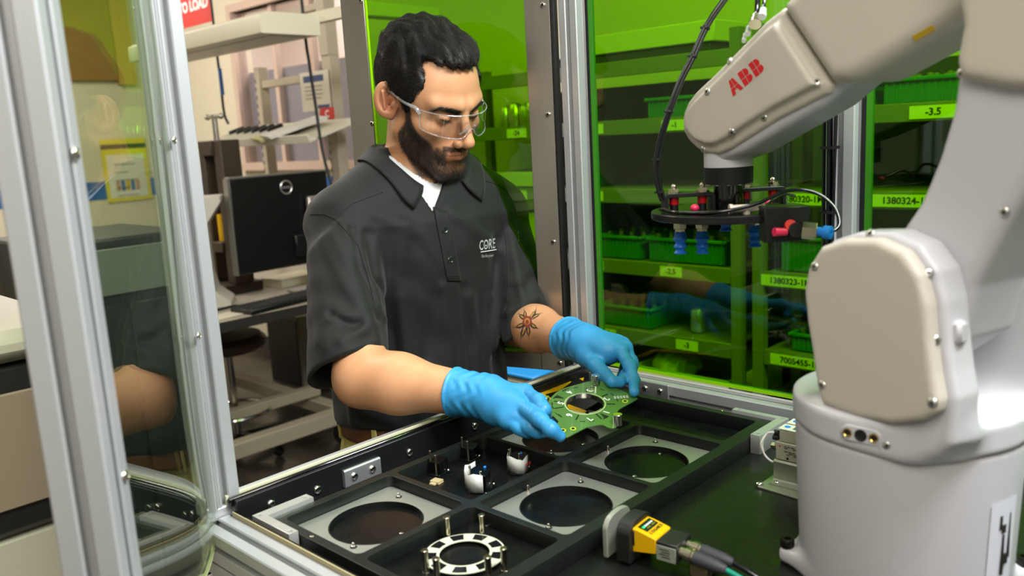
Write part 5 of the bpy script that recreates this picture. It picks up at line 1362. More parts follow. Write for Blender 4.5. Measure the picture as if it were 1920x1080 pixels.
def strands(name, roots, dirs, n, L, rad, field, lift, par, m, wave=.0, seed=1, stiff=.0):
    """real hair curves that follow a field's surface"""
    rg = np.random.default_rng(seed); K = len(roots); P = np.zeros((K, n, 3)); P[:, 0] = roots; D = dirs.copy()
    L = np.broadcast_to(np.asarray(L, float), (K,)); ph = rg.uniform(0, 6.28, K)
    for i in range(1, n):
        p = P[:, i-1]+D*(L/(n-1))[:, None]
        if field is not None:
            gr = fgrad(field, p, .002); dist = field(f32(p)); tgt = lift*(i/(n-1)); p = p+gr*(np.clip(tgt-dist, -.004, .006))[:, None]
            D = D-gr*np.sum(D*gr, 1)[:, None]*(1-stiff)
        if wave:
            sd_ = np.cross(D, gr); p = p+sd_*(wave*np.sin(ph+i*1.35))[:, None]
        D = D/(np.linalg.norm(D, axis=1)[:, None]+1e-9); P[:, i] = p
    cd = bpy.data.hair_curves.new(name); cd.add_curves([n]*K)
    cd.attributes['position'].data.foreach_set('vector', (P-ORG[man]).astype(np.float32).ravel()) if 'position' in cd.attributes else cd.position_data.foreach_set('vector', (P-ORG[man]).astype(np.float32).ravel())
    ra = cd.attributes.get('radius') or cd.attributes.new('radius', 'FLOAT', 'POINT')
    ra.data.foreach_set('value', np.tile(np.linspace(rad, rad*.35, n), K).astype(np.float32))
    cd.materials.append(m); o = bpy.data.objects.new(name, cd); _link(o); o.parent = par; o.location = tuple(ORG[man]-ORG[par]); ORG[o] = ORG[man]; tag(o, kind='stuff'); return o
rg = np.random.default_rng(5)
outer = np.where(np.abs(f_head(f32(Vh))) > .0015)[0]; NS = 20000; idx = rg.choice(outer, NS); R = Vh[idx]+rg.normal(0, .0009, (NS, 3)); lr = hl(f32(R))
Dl = np.stack([lr[:, 0]*2.2*np.clip(.02-lr[:, 1], 0, .1)*6+rg.normal(0, .22, len(R)), -np.ones(len(R))+rg.normal(0, .12, len(R)), np.where(lr[:, 2] > .07, .25, -.55)-np.clip(-lr[:, 1]-.04, 0, .1)*14], 1)
Dl /= np.linalg.norm(Dl, axis=1)[:, None]
strands('hair_strands', R-fgrad(f_hair, R)*.001, Dl@HM, 8, np.where(lr[:, 2] > .06, rg.uniform(.022, .045, len(R)), rg.uniform(.012, .024, len(R))),   .00021, f_hair, .0042, hair, hair_m, wave=.0021, seed=2)
bm_ = beard > .45; cand = np.where(bm_)[0]; idx = rg.choice(cand, 5200, p=beard[cand]/beard[cand].sum()); R = V[idx]+rg.normal(0, .0011, (len(idx), 3))
R = R-fgrad(f_head, R)*f_head(f32(R))[:, None]
nr = fgrad(f_head, R); Dl = nr*.7+np.array([0, .25, -.9])@HM+rg.normal(0, .25, R.shape); Dl /= np.linalg.norm(Dl, axis=1)[:, None]
strands('beard', R, Dl, 4, rg.uniform(.004, .0085, len(R)), .00016, None, 0, man, mat('beard_hair', '#120d0a', .5), seed=3)
bq = brow.copy(); cand = np.where(bq > .35)[0]
if len(cand):
    idx = rg.choice(cand, 900); R = V[idx]+rg.normal(0, .0009, (900, 3)); R = R-fgrad(f_head, R)*f_head(f32(R))[:, None]; l_ = hl(f32(R)); nr = fgrad(f_head, R)
    Dl = nr*.25+(np.stack([np.sign(l_[:, 0])*1.0, -.4*np.ones(len(R)), .25-abs(l_[:, 0])*8], 1))@HM; Dl /= np.linalg.norm(Dl, axis=1)[:, None]
    strands('eyebrow', R, Dl, 4, .008, .00016, None, 0, man, MATS['beard_hair'], seed=4)
# ---------------------------------------------------------------- collar, undershirt
nbv = unit(hw((0, -.03, -.06))-NB); cC = NB+FV*.010+nbv*.014
ca_ = unit(np.cross(nbv, np.cross(FV, nbv))); cb_ = np.cross(nbv, ca_); 
if cb_ @ SV < 0: cb_ = -cb_
n_t, n_r = 60, 8; A = np.zeros((n_r+1, n_t+1, 3))
for j in range(n_t+1):
    for i in range(n_r+1):
        s = i/n_r; e_ = 25+15*s; th = math.radians(e_+(360-2*e_)*j/n_t); dirv = ca_*math.cos(th)+cb_*math.sin(th); fr = max(0, math.cos(th))
        drop = .040+.040*fr**2.0
        rr = .0635+.003*(1-fr)+.012*fr+(.030*(1-.15*fr))*s**.8; h = .022+.016*(1-fr)-.040*fr**1.5-drop*s**1.05+.007*math.sin(min(1, s*2.5)*math.pi)*(1-s)
        ang = -math.copysign(.16, math.sin(th))*s*fr*0
        p = cC+dirv*rr+nbv*h; A[i, j] = p
Ap = A.reshape(-1, 3).copy()
for _ in range(6):
    dv = f_shirt0(f32(Ap)); gr = fgrad(f_shirt0, Ap); k = np.clip(.0045-dv, 0, .02); Ap = Ap+gr*k[:, None]
A2 = Ap.reshape(A.shape); A2[:2] = A[:2]
g = G(); g.grid(A2); col = g.build('collar', cloth, shirt, origin=ORG[man], smooth=180); md = col.modifiers.new('Solidify', 'SOLIDIFY'); md.thickness = .0026; md.offset = 0
g = G(); B_ = np.zeros((4, n_t+1, 3))
for j in range(n_t+1):
    for i in range(4): B_[i, j] = A[0, j]-(A[0, j]-cC-nbv*((A[0, j]-cC)@nbv))*.05-nbv*.034*i/3
g.grid(B_); g.build('collar_stand', cloth, shirt, origin=ORG[man], smooth=180)
def f_under(P):
    d = sd_torso(P, -.007); 
    for sh, e in ((Rsh, -1), (Lsh, 1)): d = smin(d, sd_cap(P, NB+SV*.05*e-UZ*.014, sh, .054, .05), .045)
    d = np.maximum(d, -sd_cap(P, NB-nbv*.03+FV*.022, NB+nbv*.2+FV*.03, .0575, .085))
    return np.maximum(np.maximum(d, 1.26-P[:, 2]), np.abs((P-f32(NB))@f32(SV))-.10)
Vu, Fu = isosurf(f_under, (.9, 1.0, 1.24), (1.2, 1.36, 1.46), .003)
mk('undershirt', Vu, Fu, mat('white_cotton', '#cfd2cf', .8, bump=.1, bscale=1500), man, smooth=180)
# ---------------------------------------------------------------- gloves
glove_m = mat('blue_nitrile', '#3799d2', .46, noise=.05, nscale=70, bump=.10, bscale=350, sss=.05)
for Hd, elb in ((RH, Relb), (LH, Lelb)):
    pts = np.array([Hd['wrist']+(elb-Hd['wrist'])*.3]+[q for k in ('index', 'middle', 'ring', 'little', 'thumb') for q in Hd[k]])
    Vg, Fg = isosurf(lambda P: f_glove(P, Hd, elb), pts.min(0)-.045, pts.max(0)+.045, .0016)
    mk('glove', Vg, Fg, glove_m, man, smooth=180)
# ---------------------------------------------------------------- trousers, belt, shoes
def f_trs(P):
    z = P[:, 2]; d = sd_torso(P, -.004); d = np.maximum(d, z-.947); d = np.maximum(d, .84-z)
    for s in (-1, 1):
        hip = HC+SV*.074*s-UZ*.10; kn = hip+np.array([.03*s, 0, -.35]); an = np.array([kn[0], kn[1]+.02, .05])
        d = smin(d, sd_cap(P, hip, kn, .090, .076), .03); d = smin(d, sd_cap(P, kn, an, .076, .066), .03)
    d = np.maximum(d, .035-z)
    return d-.003*np.sin(z*38+P[:, 0]*25)*np.clip((.85-z)*5, 0, 1)
Vt, Ft = isosurf(f_trs, (.74, 1.05, .0), (1.30, 1.45, 1.0), .0065)
khaki = mat('khaki_twill', '#a8a155', .75, noise=.08, nscale=400, bump=.2, bscale=1400)
trs = mk('trousers', Vt, Ft, khaki, man, smooth=180)
def f_belt(P): return np.maximum(sd_torso(P, .004), np.abs(P[:, 2]-.924)-.0165)
Vb, Fb = isosurf(f_belt, (.78, 1.05, .89), (1.25, 1.42, .96), .004)
mk('belt', Vb, Fb, mat('brown_leather', '#5e3416', .45, noise=.2, nscale=60), man, smooth=60)
for k, px in enumerate(((640, 822), (705, 850))):
    p = on(lambda P: sd_torso(P, .003), px, .001); n_ = fgrad(sd_torso, [p])[0]; g = G(); g.obox((p[0], p[1], .924), (np.cross(UZ, n_), n_, UZ), (.005, .002, .021), .001); g.build('belt_loop', khaki, trs, origin=ORG[man])
shoe = mat('dark_shoe', '#1c1a19', .5)
for s in (-1, 1):
    c = HC+SV*.110*s+np.array([0, .02, 0]); g = G()
    def f_shoe(P, c=c):
        q = np.array([c[0], c[1], 0]); d = sd_cap(P, q+UZ*.05+FV*-.04, q+UZ*.04+FV*.15, .045, .038); d = smin(d, sd_cap(P, q+UZ*.06-FV*.03, q+UZ*.11-FV*.03, .044, .046), .03); return np.maximum(d, .003-P[:, 2])
    Vs, Fs = isosurf(f_shoe, (c[0]-.1, c[1]-.28, -.02), (c[0]+.1, c[1]+.12, .18), .006); Vs[:, 2] = np.maximum(Vs[:, 2], .0005); mk('shoe', Vs, Fs, shoe, man, smooth=60)
# ---------------------------------------------------------------- safety glasses
lens_m = acrylic('spectacle_lens', (.975, .98, .985))
gf = mat('clear_frame', '#eef0f2', .10, coat=.3); gf.node_tree.nodes['Principled BSDF'].inputs['Transmission Weight'].default_value = .8
def lensp(ph, v):
    t = math.radians(ph); top = .0145-.002*abs(ph)/70; bot = -.0265+.0175*math.exp(-(ph/8.5)**2)+.008*(abs(ph)/72)**2.5
    zz = bot+(top-bot)*v; return hw((.0745*math.sin(t), .040+.0775*math.cos(t)-.004*v, zz-.002))
A = np.array([[lensp(ph, v) for ph in np.linspace(-72, 72, 61)] for v in np.linspace(0, 1, 13)])
g = G(); g.grid(A); gl = g.build('safety_glasses', lens_m, man, label='clear wraparound safety glasses', smooth=180); md = gl.modifiers.new('Solidify', 'SOLIDIFY'); md.thickness = .0018
for v, r in ((0, .0008), (1, .0010)):
    g = G(); g.tube([lensp(ph, v) for ph in np.linspace(-72, 72, 49)], r, 6, smooth=False); g.build('lens_edge', gf, gl, origin=ORG[man])
for s in (-1, 1):
    e0 = lensp(72*s, .75); g = G(); g.tube([e0, hw((.0735*s, .052, .011)), hw((.0795*s, .030, .013)), hw((.0815*s, .005, .0165)), hw((.0820*s, -.010, .019)), hw((.0800*s, -.030, .012))], [.0030, .0036, .0026, .0020, .0018, .0016], 8); g.build('temple', gf, gl, origin=ORG[man])
    g = G(); g.tube([lensp(72*s, 0), lensp(72*s, .5), lensp(72*s, 1)], .0012, 6); g.build('lens_edge', gf, gl, origin=ORG[man])
    g = G(); g.tube([hw((.006*s, .1165, -.006)), hw((.0105*s, .1115, -.016)), hw((.0145*s, .1055, -.024))], [.0020, .0026, .0020], 7); g.build('nose_pad', gf, gl, origin=ORG[man])
# ---------------------------------------------------------------- tattoo on the left forearm: flower and leaves
f_l = lambda P: f_arm(P, Lsh, Lelb, Lwr, -1)
ink = mat('tattoo_ink', '#3f3b3e', .5); ink2 = mat('tattoo_red', '#8a3d33', .5); ink3 = mat('tattoo_ochre', '#b88a3c', .5)
def decal(polys, m, off, name='tattoo'):
    g = G()
    for P in polys:
        c = np.mean(P, 0); ring_ = densify([tuple(q) for q in P], 2); pts = onv(f_l, [c]+ring_, off); n_ = len(ring_)
        g.add(pts, [(0, 1+(k+1) % n_, 1+k) for k in range(n_)])
    g.build(name, m, body, origin=ORG[man])
def leaf(a, b, w, bend=0):
    a = np.array(a, float); b = np.array(b, float); d_ = b-a; n_ = np.array([-d_[1], d_[0]])/np.linalg.norm(d_); out = []
    for s in (1, -1):
        for t in ((0, .25, .55, .8, 1) if s > 0 else (.8, .55, .25)): out.append(a+d_*t+n_*(s*w*math.sin(math.pi*min(t*1.15, 1))*(1-.25*t)+bend*math.sin(math.pi*t)))
    return np.array(out)
lv = [((988, 605), (961, 614), 5.5, -2), ((987, 608), (976, 640), 5.5, 1), ((990, 608), (992, 635), 5, 0), ((992, 605), (1011, 617), 5, 1), ((993, 600), (1018, 586), 4, -1), ((990, 600), (1007, 574), 4, 3), ((986, 600), (971, 587), 5, 0), ((986, 598), (983, 579), 4, 0)]
decal([leaf(*q) for q in lv], ink, .0003)
decal([leaf(np.array(a)+(np.array(b)-np.array(a))*.25, np.array(a)+(np.array(b)-np.array(a))*.75, w*.42, bd*.7) for a, b, w, bd in lv], ink3, .0005)
decal([[(989+9*math.cos(t)*(1+.15*math.sin(5*t)), 603+11*math.sin(t)*(1+.15*math.sin(5*t))) for t in np.arange(14)*math.pi/7]], ink2, .0006)
decal([[(989+5.6*math.cos(t), 603+6.5*math.sin(t)) for t in np.arange(10)*math.pi/5]], ink3, .0008)
decal([[(989+3.6*math.cos(t), 604+4.2*math.sin(t)) for t in np.arange(10)*math.pi/5]], ink2, .0010)

# ================================================================== the parts rack behind the cell
rk_m = mat('rack_grey', '#787a76', .5, .1, noise=.05, nscale=8)
rk_d = mat('rack_dark', '#2a2c2b', .6)
label_m = mat('label_white', '#e6e6dc', .5)
RX = 2.40; RD = 0.46
bin_m = mat('bin_green', '#1f7a48', .45); bin_blue = mat('bin_blue', '#2a64b8', .45)
brassy = mat('turned_metal', '#c9c2a4', .3, .9)
def rack(y0, y1, levels, label, back, top=1.72, by=None):
    t = thing('parts_rack', (RX+RD/2, (y0+y1)/2, 0), label, 'rack', None)
    for x in (RX+.012, RX+RD-.02):
        for y in (y0+.018, y1-.018):
            g = G(); g.box((x-.012, y-.018, 0), (x+.02, y+.018, top)); g.build('upright', rk_m, t)
    for z in levels:
        g = G(); g.box((RX+.001, y0+.037, z-.05), (RX+.012, y1-.037, z), .002); g.box((RX+.0125, y0+.037, z-.012), (RX+RD, y1-.037, z-.004)); g.build('shelf', rk_m, t)
    for z0, z1 in back: g = G(); g.box((RX+RD+.002, y0, z0), (RX+RD+.006, by or y1, z1)); g.build('shade_panel', rk_d, t)  # dark sheets stand in for the shade inside the open shelves
    return t
LV = [0.25, 0.49, 0.733, 0.981, 1.231, 1.465]
bay1 = rack(1.302, 2.84, LV+[1.66], 'long grey metal shelving bay between the corner post and the cabled post', [(.3, 1.60)], by=2.40)
bay2 = rack(0.30, 1.264, LV, 'grey metal shelving bay behind the robot arm', [(.3, 1.60)])
bay0 = bay1
bay3 = rack(-.75, .264, LV, 'grey metal shelving bay farthest right behind the robot', [(.3, 1.60)])
def shelf_label(par, px, s, w=.13, h=.034, size=.026):
    p = atx(px[0], px[1], RX); zz = min(LV+[1.66], key=lambda z: abs(z-.025-p[2])); q = np.array([RX-.0012, p[1], zz-.026])
    g = G(); g.box((q[0]-.0006, q[1]-w/2, q[2]-h/2), (q[0]+.0015, q[1]+w/2, q[2]+h/2)); g.build('shelf_label', label_m, par)
    if s: text_on('label_text', s, size, q-np.array([.0012, 0, 0]), (0, -1, 0), UZ, dark_print, par, bold=.0006)
for par, px, s, w in ((bay1, (1265, 232), '-1', .10), (bay1, (1120, 233), '', .05), (bay1, (1112, 370), '-1.5', .09), (bay1, (1258, 511), '-2.5', .085), (bay1, (1123, 492), '', .04), (bay1, (1288, 646), '-3', .085), (bay1, (1140, 628), '-3', .075),
                      (bay2, (1528, 222), '-3.25', .12), (bay2, (1508, 384), '1380320-1M1', .20), (bay2, (1485, 531), '1380323-1M1', .20), (bay2, (1505, 680), '7005455-1M1', .21), (bay2, (1750, 216), '-3.5', .12), (bay2, (1705, 385), '1380324-1M1', .20),
                      (bay0, (968, 238), '-24', .10), (bay0, (970, 364), '-1.5', .10)):
    shelf_label(par, px, s, w)
# bins with a rim and ribbed sides
def bin_(xf, ya, yb, z, h, dep, m, label, rib=True, fill=0, group=None):
    c = np.array([xf+dep/2, (ya+yb)/2, z]); t = thing('parts_bin', c, label, 'bin', group)
    L = yb-ya; g = G(); ins = .012
    # open tub: four walls and a floor, tapering down
    for s in (-1, 1):
        g.obox((c[0], c[1]+s*(L/2-ins), z+h/2), ((1, 0, 0), unit((0, 1, .0)), UZ), (dep/2-ins, .002, h/2))
        g.obox((c[0]+s*(dep/2-ins), c[1], z+h/2), ((1, 0, 0), (0, 1, 0), UZ), (.002, L/2-ins+.002, h/2))
    g.obox((c[0], c[1], z+.003), ((1, 0, 0), (0, 1, 0), UZ), (dep/2-ins, L/2-ins, .0025)); g.build('tub', m, t)
    g = G()
    for s in (-1, 1):
        g.obox((c[0], c[1]+s*(L/2-.006), z+h), ((1, 0, 0), (0, 1, 0), UZ), (dep/2, .007, .006), .003); g.obox((c[0]+s*(dep/2-.006), c[1], z+h), ((1, 0, 0), (0, 1, 0), UZ), (.007, L/2-.0135, .006), .003)
    g.build('rim', m, t)
    if rib:
        n_ = max(3, int(L/.018)); src = None
        for k in range(n_):
            y = ya+ins+.006+(L-2*ins-.012)*k/(n_-1)
            if src is None:
                g = G(); g.obox((xf+ins-.004, y, z+h*.47), ((1, 0, 0), (0, 1, 0), UZ), (.0018, .0028, h*.42)); src = g.build('rib', m, t); y00 = y
            else: inst(src, Matrix.Translation(Vector(ORG[src])+Vector((0, y-y00, 0))), t)
    if fill:
        rg_ = random.Random(fill)
        g = G(); s0 = None; nx = 3; ny = max(2, int(L/.045))
        g.box((xf+ins+.004, ya+ins+.004, z+h-.030), (xf+dep-ins-.004, yb-ins-.004, z+h-.026)); g.build('insert', mat('foam_black', '#151816', .8), t)
        for i in range(nx):
            for j in range(ny):
                p = np.array([xf+dep*(.2+.27*i), ya+L*(.5+j)/ny+rg_.uniform(-.006, .006), z+h-.026])
                if s0 is None:
                    g = G(); g.lathe(p, UZ, [(.010, 0), (.010, .028), (.0075, .030), (.0075, .040), (.004, .041)], 12); s0 = g.build('turned_part', brassy, t, origin=p)
                else: inst(s0, Matrix.Translation(Vector(p)), t)
    return t
def yb_at(x0, x1, y, X=RX+.03): return sorted((atx(x1, y, X)[1], atx(x0, y, X)[1]))
bins = [(1122, 1207, .981, .075, 3, 'green bin of turned parts by the corner post on shelf -2.5'), (1212, 1366, .981, .075, 5, 'long green bin of turned parts left of the twin rack uprights'),
        (1120, 1224, .733, .068, 7, 'green tray of turned parts on the shelf marked -3'), (1216, 1330, 1.465, .060, 0, 'green ribbed bin high behind the looping air line')]
for x0, x1, z, h, fill, lab in bins:
    zz = z; ya, yb2 = sorted((atx(x0, 500, RX+.04)[1], atx(x1, 500, RX+.04)[1])); bin_(RX+.03, ya+.004, yb2-.004, zz+.0005, h, .26, bin_m, lab, True, fill)
for x0, x1, z, h, fill, lab in ((1432, 1560, .981, .10, 0, 'green ribbed bin above the label 1380323-1M1'), (1640, 1812, 1.465, .062, 4, 'green ribbed bin above the label -3.5'), (1596, 1636, 1.465, .062, 0, 'short green bin against the cabled post'),
                                (1870, 1960, .981, .08, 0, 'green bin right of the robot shoulder'), (1478, 1560, .733, .05, 6, 'shallow tray of small parts above the label 7005455-1M1')):
    ya, yb2 = sorted((atx(x0, 500, RX+.04)[1], atx(x1, 500, RX+.04)[1])); yb2 = min(yb2, 1.20 if ya > .3 else .22); bin_(RX+.03, ya+.004, yb2-.004, z+.0005, h, .24, bin_m, lab, True, fill)
# single can on the shelf, steel cans on the upper shelf seen through the door
def can(p, r, h, lab, m=brassy, group=None):
    t = thing('metal_can', p, lab, 'can', group); g = G(); g.lathe(p, UZ, [(r*.96, 0), (r, .002), (r, h*.9), (r*.98, h*.91), (r*.98, h-.003), (r*.92, h)], 24); g.build('can_body', m, t); g = G(); g.lathe(p+UZ*h, UZ, [(r*.5, -.002), (r*.5, .004), (r*.42, .005)], 16); g.build('can_lid', m, t)
pcan = atx(1309, 600, RX+.10); can(np.array([RX+.10, pcan[1], .7335]), .026, .078, 'single brass coloured can standing alone on shelf -3')
for k, x in enumerate((948, 966, 984, 998)):
    q = atx(x, 215, RX+.08); can(np.array([RX+.08, q[1], 1.4655]), .027 if k % 2 else .022, .075+.01*(k % 2), ('leftmost', 'second', 'third', 'rightmost')[k]+' steel can in the row on shelf -24 behind the door', group='steel cans on the shelf behind the door')
# bagged parts in the open carton on the lowest shelf
ya, yb2 = sorted((atx(1190, 700, RX+.02)[1], atx(1368, 740, RX+.02)[1])); cz = .4905
ct = thing('open_carton', (RX+.2, (ya+yb2)/2, cz), 'shallow open carton with a bagged part on the lowest visible shelf', 'carton')
g = G(); card = mat('carton_pale', '#c9c6a8', .6)
for lo, hi in (((RX+.015, ya, cz), (RX+.40, yb2, cz+.004)), ((RX+.015, ya, cz+.0042), (RX+.020, yb2, cz+.110)), ((RX+.395, ya, cz+.0042), (RX+.40, yb2, cz+.110)), ((RX+.0205, ya, cz+.0042), (RX+.3945, ya+.005, cz+.110)), ((RX+.0205, yb2-.005, cz+.0042), (RX+.3945, yb2, cz+.110))): g.box(lo, hi)
g.build('carton_body', card, ct)
def f_bag(P): 
    c = np.array([RX+.13, yb2-.11, cz+.105]); d = sd_ell(P, c, (.085, .085, .055)); return d-.006*np.sin(P[:, 0]*90+np.sin(P[:, 1]*70)*2)*np.sin(P[:, 1]*80+P[:, 2]*60)
Vb, Fb = isosurf(f_bag, (RX+.02, yb2-.23, cz), (RX+.25, yb2, cz+.19), .006); Vb[:, 2] = np.maximum(Vb[:, 2], cz+.0052)
mk('plastic_bag', Vb, Fb, mat('cloudy_plastic', '#d6dac8', .18, coat=.6), None, label='crumpled plastic bag of parts lying in the open carton', cat='bag')
# light boxes on top of the rack
for ya, yb2, z1, lab in ((1.42, 1.98, 1.60, 'pale cardboard box on the rack behind the air line'),):
    g = G(); g.box((RX+.03, ya, 1.6605), (RX+.38, yb2+.2, 1.69), .002); tag(g.build('gap_shade_strip', rk_d, None), 'dark strip standing in for the shaded gap under the pale box on the rack', 'board')  # dark strip put in for the shaded gap below the box
    g = G(); g.box((RX+.02, ya-.02, 1.6905), (RX+.36, yb2+.16, 1.755), .003); tag(g.build('storage_box', mat('box_pale', '#cfc9b8', .7), None), lab, 'box')
for k, (x0, x1, z0, hh, lab, m) in enumerate(((920, 952, .981, .13, 'white carton left of another on the shelf under -1.5', 'box_pale'), (956, 1000, .981, .15, 'white carton right of another on the shelf under -1.5', 'box_pale'), (905, 1000, 1.231, .055, 'low carton of fittings on shelf -1.5 behind the door', 'box_pale'))):
    ya, yb2 = sorted((atx(x0, 300, RX+.05)[1], atx(x1, 300, RX+.05)[1])); g = G(); g.box((RX+.05, ya+.006, z0+.0005), (RX+.3, yb2-.006, z0+hh), .003); tag(g.build('carton', mat('box_pale', '#cfc9b8', .7), None), lab, 'box')
for x0, x1, z, lab in ((900, 1004, .733, 'green bin of parts on the shelf below the cartons behind the door'),):
    ya, yb2 = sorted((atx(x0, 450, RX+.05)[1], atx(x1, 450, RX+.05)[1])); bin_(RX+.03, ya, yb2, z+.0005, .07, .24, bin_m, lab, True, 9)
# blue bins seen in the gap beside the corner post and the cart below the door
for k, (z, hh, m, lab) in enumerate(((1.231, .10, bin_blue, 'blue bin in the gap between door and corner post'), (.981, .12, bin_blue, 'lower blue bin in the gap between door and corner post'))):
    ya, yb2 = sorted((atx(1066, 400, RX+.05)[1], atx(1096, 400, RX+.05)[1])); bin_(RX+.03, ya-.02, yb2-.01, z+.0005, hh, .22, m, lab, False, 0)
cX = 1.70; cz_ = atx(980, 703, cX)[2]
cart = thing('low_cart', (cX+.06, 1.93, 0), 'low grey cart with a bright blue top under the open door', 'cart')
g = G(); g.box((cX-.004, 1.57, cz_-.012), (cX+.124, 2.30, cz_), .004); g.build('cart_top', mat('bright_blue_top', '#1f97ea', .4), cart)
g = G(); g.box((cX, 1.575, cz_-.16), (cX+.12, 2.295, cz_-.0125), .003); g.build('cart_body', mat('cart_grey', '#a7a29a', .5), cart)
ly0, ly1 = atx(1060, 722, cX)[1], atx(952, 702, cX)[1]
g = G(); g.box((cX-.004, max(ly0-.03, 1.578), cz_-.072), (cX-.0005, ly1, cz_-.022), .001); g.build('label_plate', mat('plate_cream', '#c3b99f', .6), cart)
text_on('label_text', 'AUTO RELOAD', .038, np.array([cX-.0046, (ly0+ly1)/2-.01, cz_-.047]), (0, -1, 0), UZ, mat('faded_print', '#6f675a', .6), cart)
for x in (cX+.02, cX+.10):
    for y in (1.60, 2.27):
        g = G(); g.box((x-.015, y-.015, .06), (x+.015, y+.015, cz_-.161)); g.build('leg', alu, cart); g = G(); g.cyl((x-.012, y, .03), (x+.012, y, .03), .029, n=16); g.build('caster', black_rubber, cart)

# ================================================================== the workbench with monitors
beige = mat('bench_beige', '#b3a792', .5); lam = mat('laminate_top', '#a39a8b', .35, noise=.08, nscale=20); edge = mat('bench_edge', '#2e2a26', .5)
BZ = .75
bench = thing('workbench', (2.35, 3.95, 0), 'beige workbench on castered steel frame behind the man', 'workbench')
bx0, bx1, by0, by1 = 1.40, 2.75, 3.20, 5.0
g = G(); g.box((bx0, by0, BZ-.028), (bx1, by1+.2, BZ), .004); g.build('bench_top', lam, bench)
g = G(); g.box((bx0-.004, by0-.004, BZ-.045), (bx1+.004, by0-.0005, BZ-.002), .001); g.build('front_edge', edge, bench)
def bbar(p, q, w=.07, h=.07, nm='frame_bar', m=beige): g = G(); g.bar(p, q, w, h, bev=.004); return g.build(nm, m, bench)
fA = atz(430, 860, .12); fB = atz(612, 780, .12)
bbar((1.48, 3.36, .14), (2.32, 3.36, .14)); bbar((1.48, 4.8, .14), (2.32, 4.8, .14)); bbar((2.28, 3.40, .14), (2.28, 4.76, .14), .07, .06)
for y in (3.62, 4.7): bbar((2.2, y, .18), (2.2, y, BZ-.03), .10, .075, 'leg'); bbar((1.9, y, BZ-.06), (2.5, y, BZ-.06), .05, .05)
bbar((1.80, 3.62, .21), (2.30, 3.62, .21), .06, .05)
for x, y in ((1.56, 3.36), (2.24, 3.36), (1.56, 4.8), (2.24, 4.8)):
    g = G(); g.cyl((x-.014, y, .045), (x+.014, y, .045), .044, n=18); g.build('caster', black_rubber, bench); g = G(); g.box((x-.02, y-.03, .0905), (x+.02, y+.03, .104)); g.build('caster_plate', steel, bench)
# upright columns, cross bar, tilted tray shelf, lamp bar over the bench
XU = 2.60
ya_, yb_ = atx(636, 300, XU)[1], atx(506, 300, XU)[1]
for y, w in ((ya_, .075), (yb_, .05)):
    g = G(); g.box((XU-.03, y-w/2, BZ), (XU+.03, y+w/2, 1.87), .003); u = g.build('upright', beige, bench)
    src = None
    for k in range(22):
        z = .84+k*.045
        if src is None: g = G(); g.box((XU-.0315, y+w/2-.013, z), (XU-.0305, y+w/2-.006, z+.022)); src = g.build('upright_slot', rk_d, u, origin=ORG[bench])
        else: inst(src, Matrix.Translation(Vector(ORG[bench])+Vector((0, 0, k*.045))), u); 
g = G(); g.box((XU-.02, ya_+.04, 1.755), (XU+.02, yb_-.026, 1.795), .003); g.build('cross_bar', beige, bench)
g = G(); g.box((XU-.02, ya_+.04, 2.10), (XU+.02, yb_-.026, 2.13)); g.box((XU-.035, ya_-.035, 1.871), (XU+.03, ya_+.035, 2.16)); g.build('top_frame', beige, bench)
hb = [atx(x, y, 2.12) for x, y in ((340, 96), (492, 62))]
hoodm = mat('hood_cream', '#d3cdb4', .45)
y1_ = atx(330, 100, 1.88)[1]; y0_ = atx(490, 62, 1.88)[1]
hood = thing('bench_lamp', (2.0, (y0_+y1_)/2, 1.87), 'long cream lamp hood hung over the workbench', 'lamp')
g = G(); g.prism(rounded([(-.12, 0), (.16, 0), (.16, .085), (-.09, .085), (-.12, .07)], .006, 2), (2.0, y1_+.5, 1.885), (1, 0, 0), UZ, 0, y1_+.5-y0_); g.build('lamp_hood', hoodm, hood, smooth=30)
g = G(); g.box((1.95, y0_+.05, 1.8822), (2.12, y1_+.4, 1.8846)); g.build('lamp_diffuser', mat('diffuser_grey', '#b3ad98', .4), hood)
g = G(); g.box((2.161, y0_-.30, 1.93), (XU-.03, y0_-.22, 1.985), .004); g.box((2.161, y0_-.215, 1.94), (2.20, y0_+.3, 1.985)); g.build('lamp_arm', hoodm, hood)
for k in range(2): q = atx(520+k*12, 52, 2.25); g = G(); g.ball((q[0], q[1], q[2]), .008, 10, 6); g.build('red_knob', red_print, hood)
# tilted tray with black bits and papers on the shelf bracket
yl0, yl1 = atx(640, 235, 2.38)[1], atx(432, 240, 2.38)[1]
shelf = thing('tilted_shelf', (2.38, (yl0+yl1)/2, 1.50), 'tilted cream tray shelf on the bench uprights', 'shelf')
sxv = unit((-.95, 0, -.28)); snv = unit(np.cross((0, 1.0, 0), sxv)); snv = snv if snv[2] > 0 else -snv
sc = np.array([2.38, (yl0+yl1)/2+.02, 1.50]); Ls = (yl1-yl0)
g = G(); g.obox(sc, (sxv, (0, 1, 0), snv), (.17, Ls/2, .006), .002); g.obox(sc+sxv*.17+snv*.012, (sxv, (0, 1, 0), snv), (.005, Ls/2, .02), .002); g.build('shelf_tray', mat('tray_cream', '#cfcab6', .5), shelf)
for k in range(6):
    c = sc+sxv*.05+np.array([0, Ls*(.40-.075*k), 0])+snv*.02
    g = G(); g.obox(c, (sxv, (0, 1, 0), snv), (.10, .004, .013), .001); g.build('divider', mat('tray_cream', '#cfcab6', .5), shelf)
    g = G(); g.obox(c+np.array([0, -.016, 0])+snv*.008-sxv*.04, (sxv, (0, 1, 0), snv), (.045, .010, .016), .004); tag(g.build('tool_bit', black_plastic, None), 'black tool bit in the tilted cream tray, '+('first', 'second', 'third', 'fourth', 'fifth', 'sixth')[k]+' from its far end', 'tool', 'black tool bits in the tilted tray')
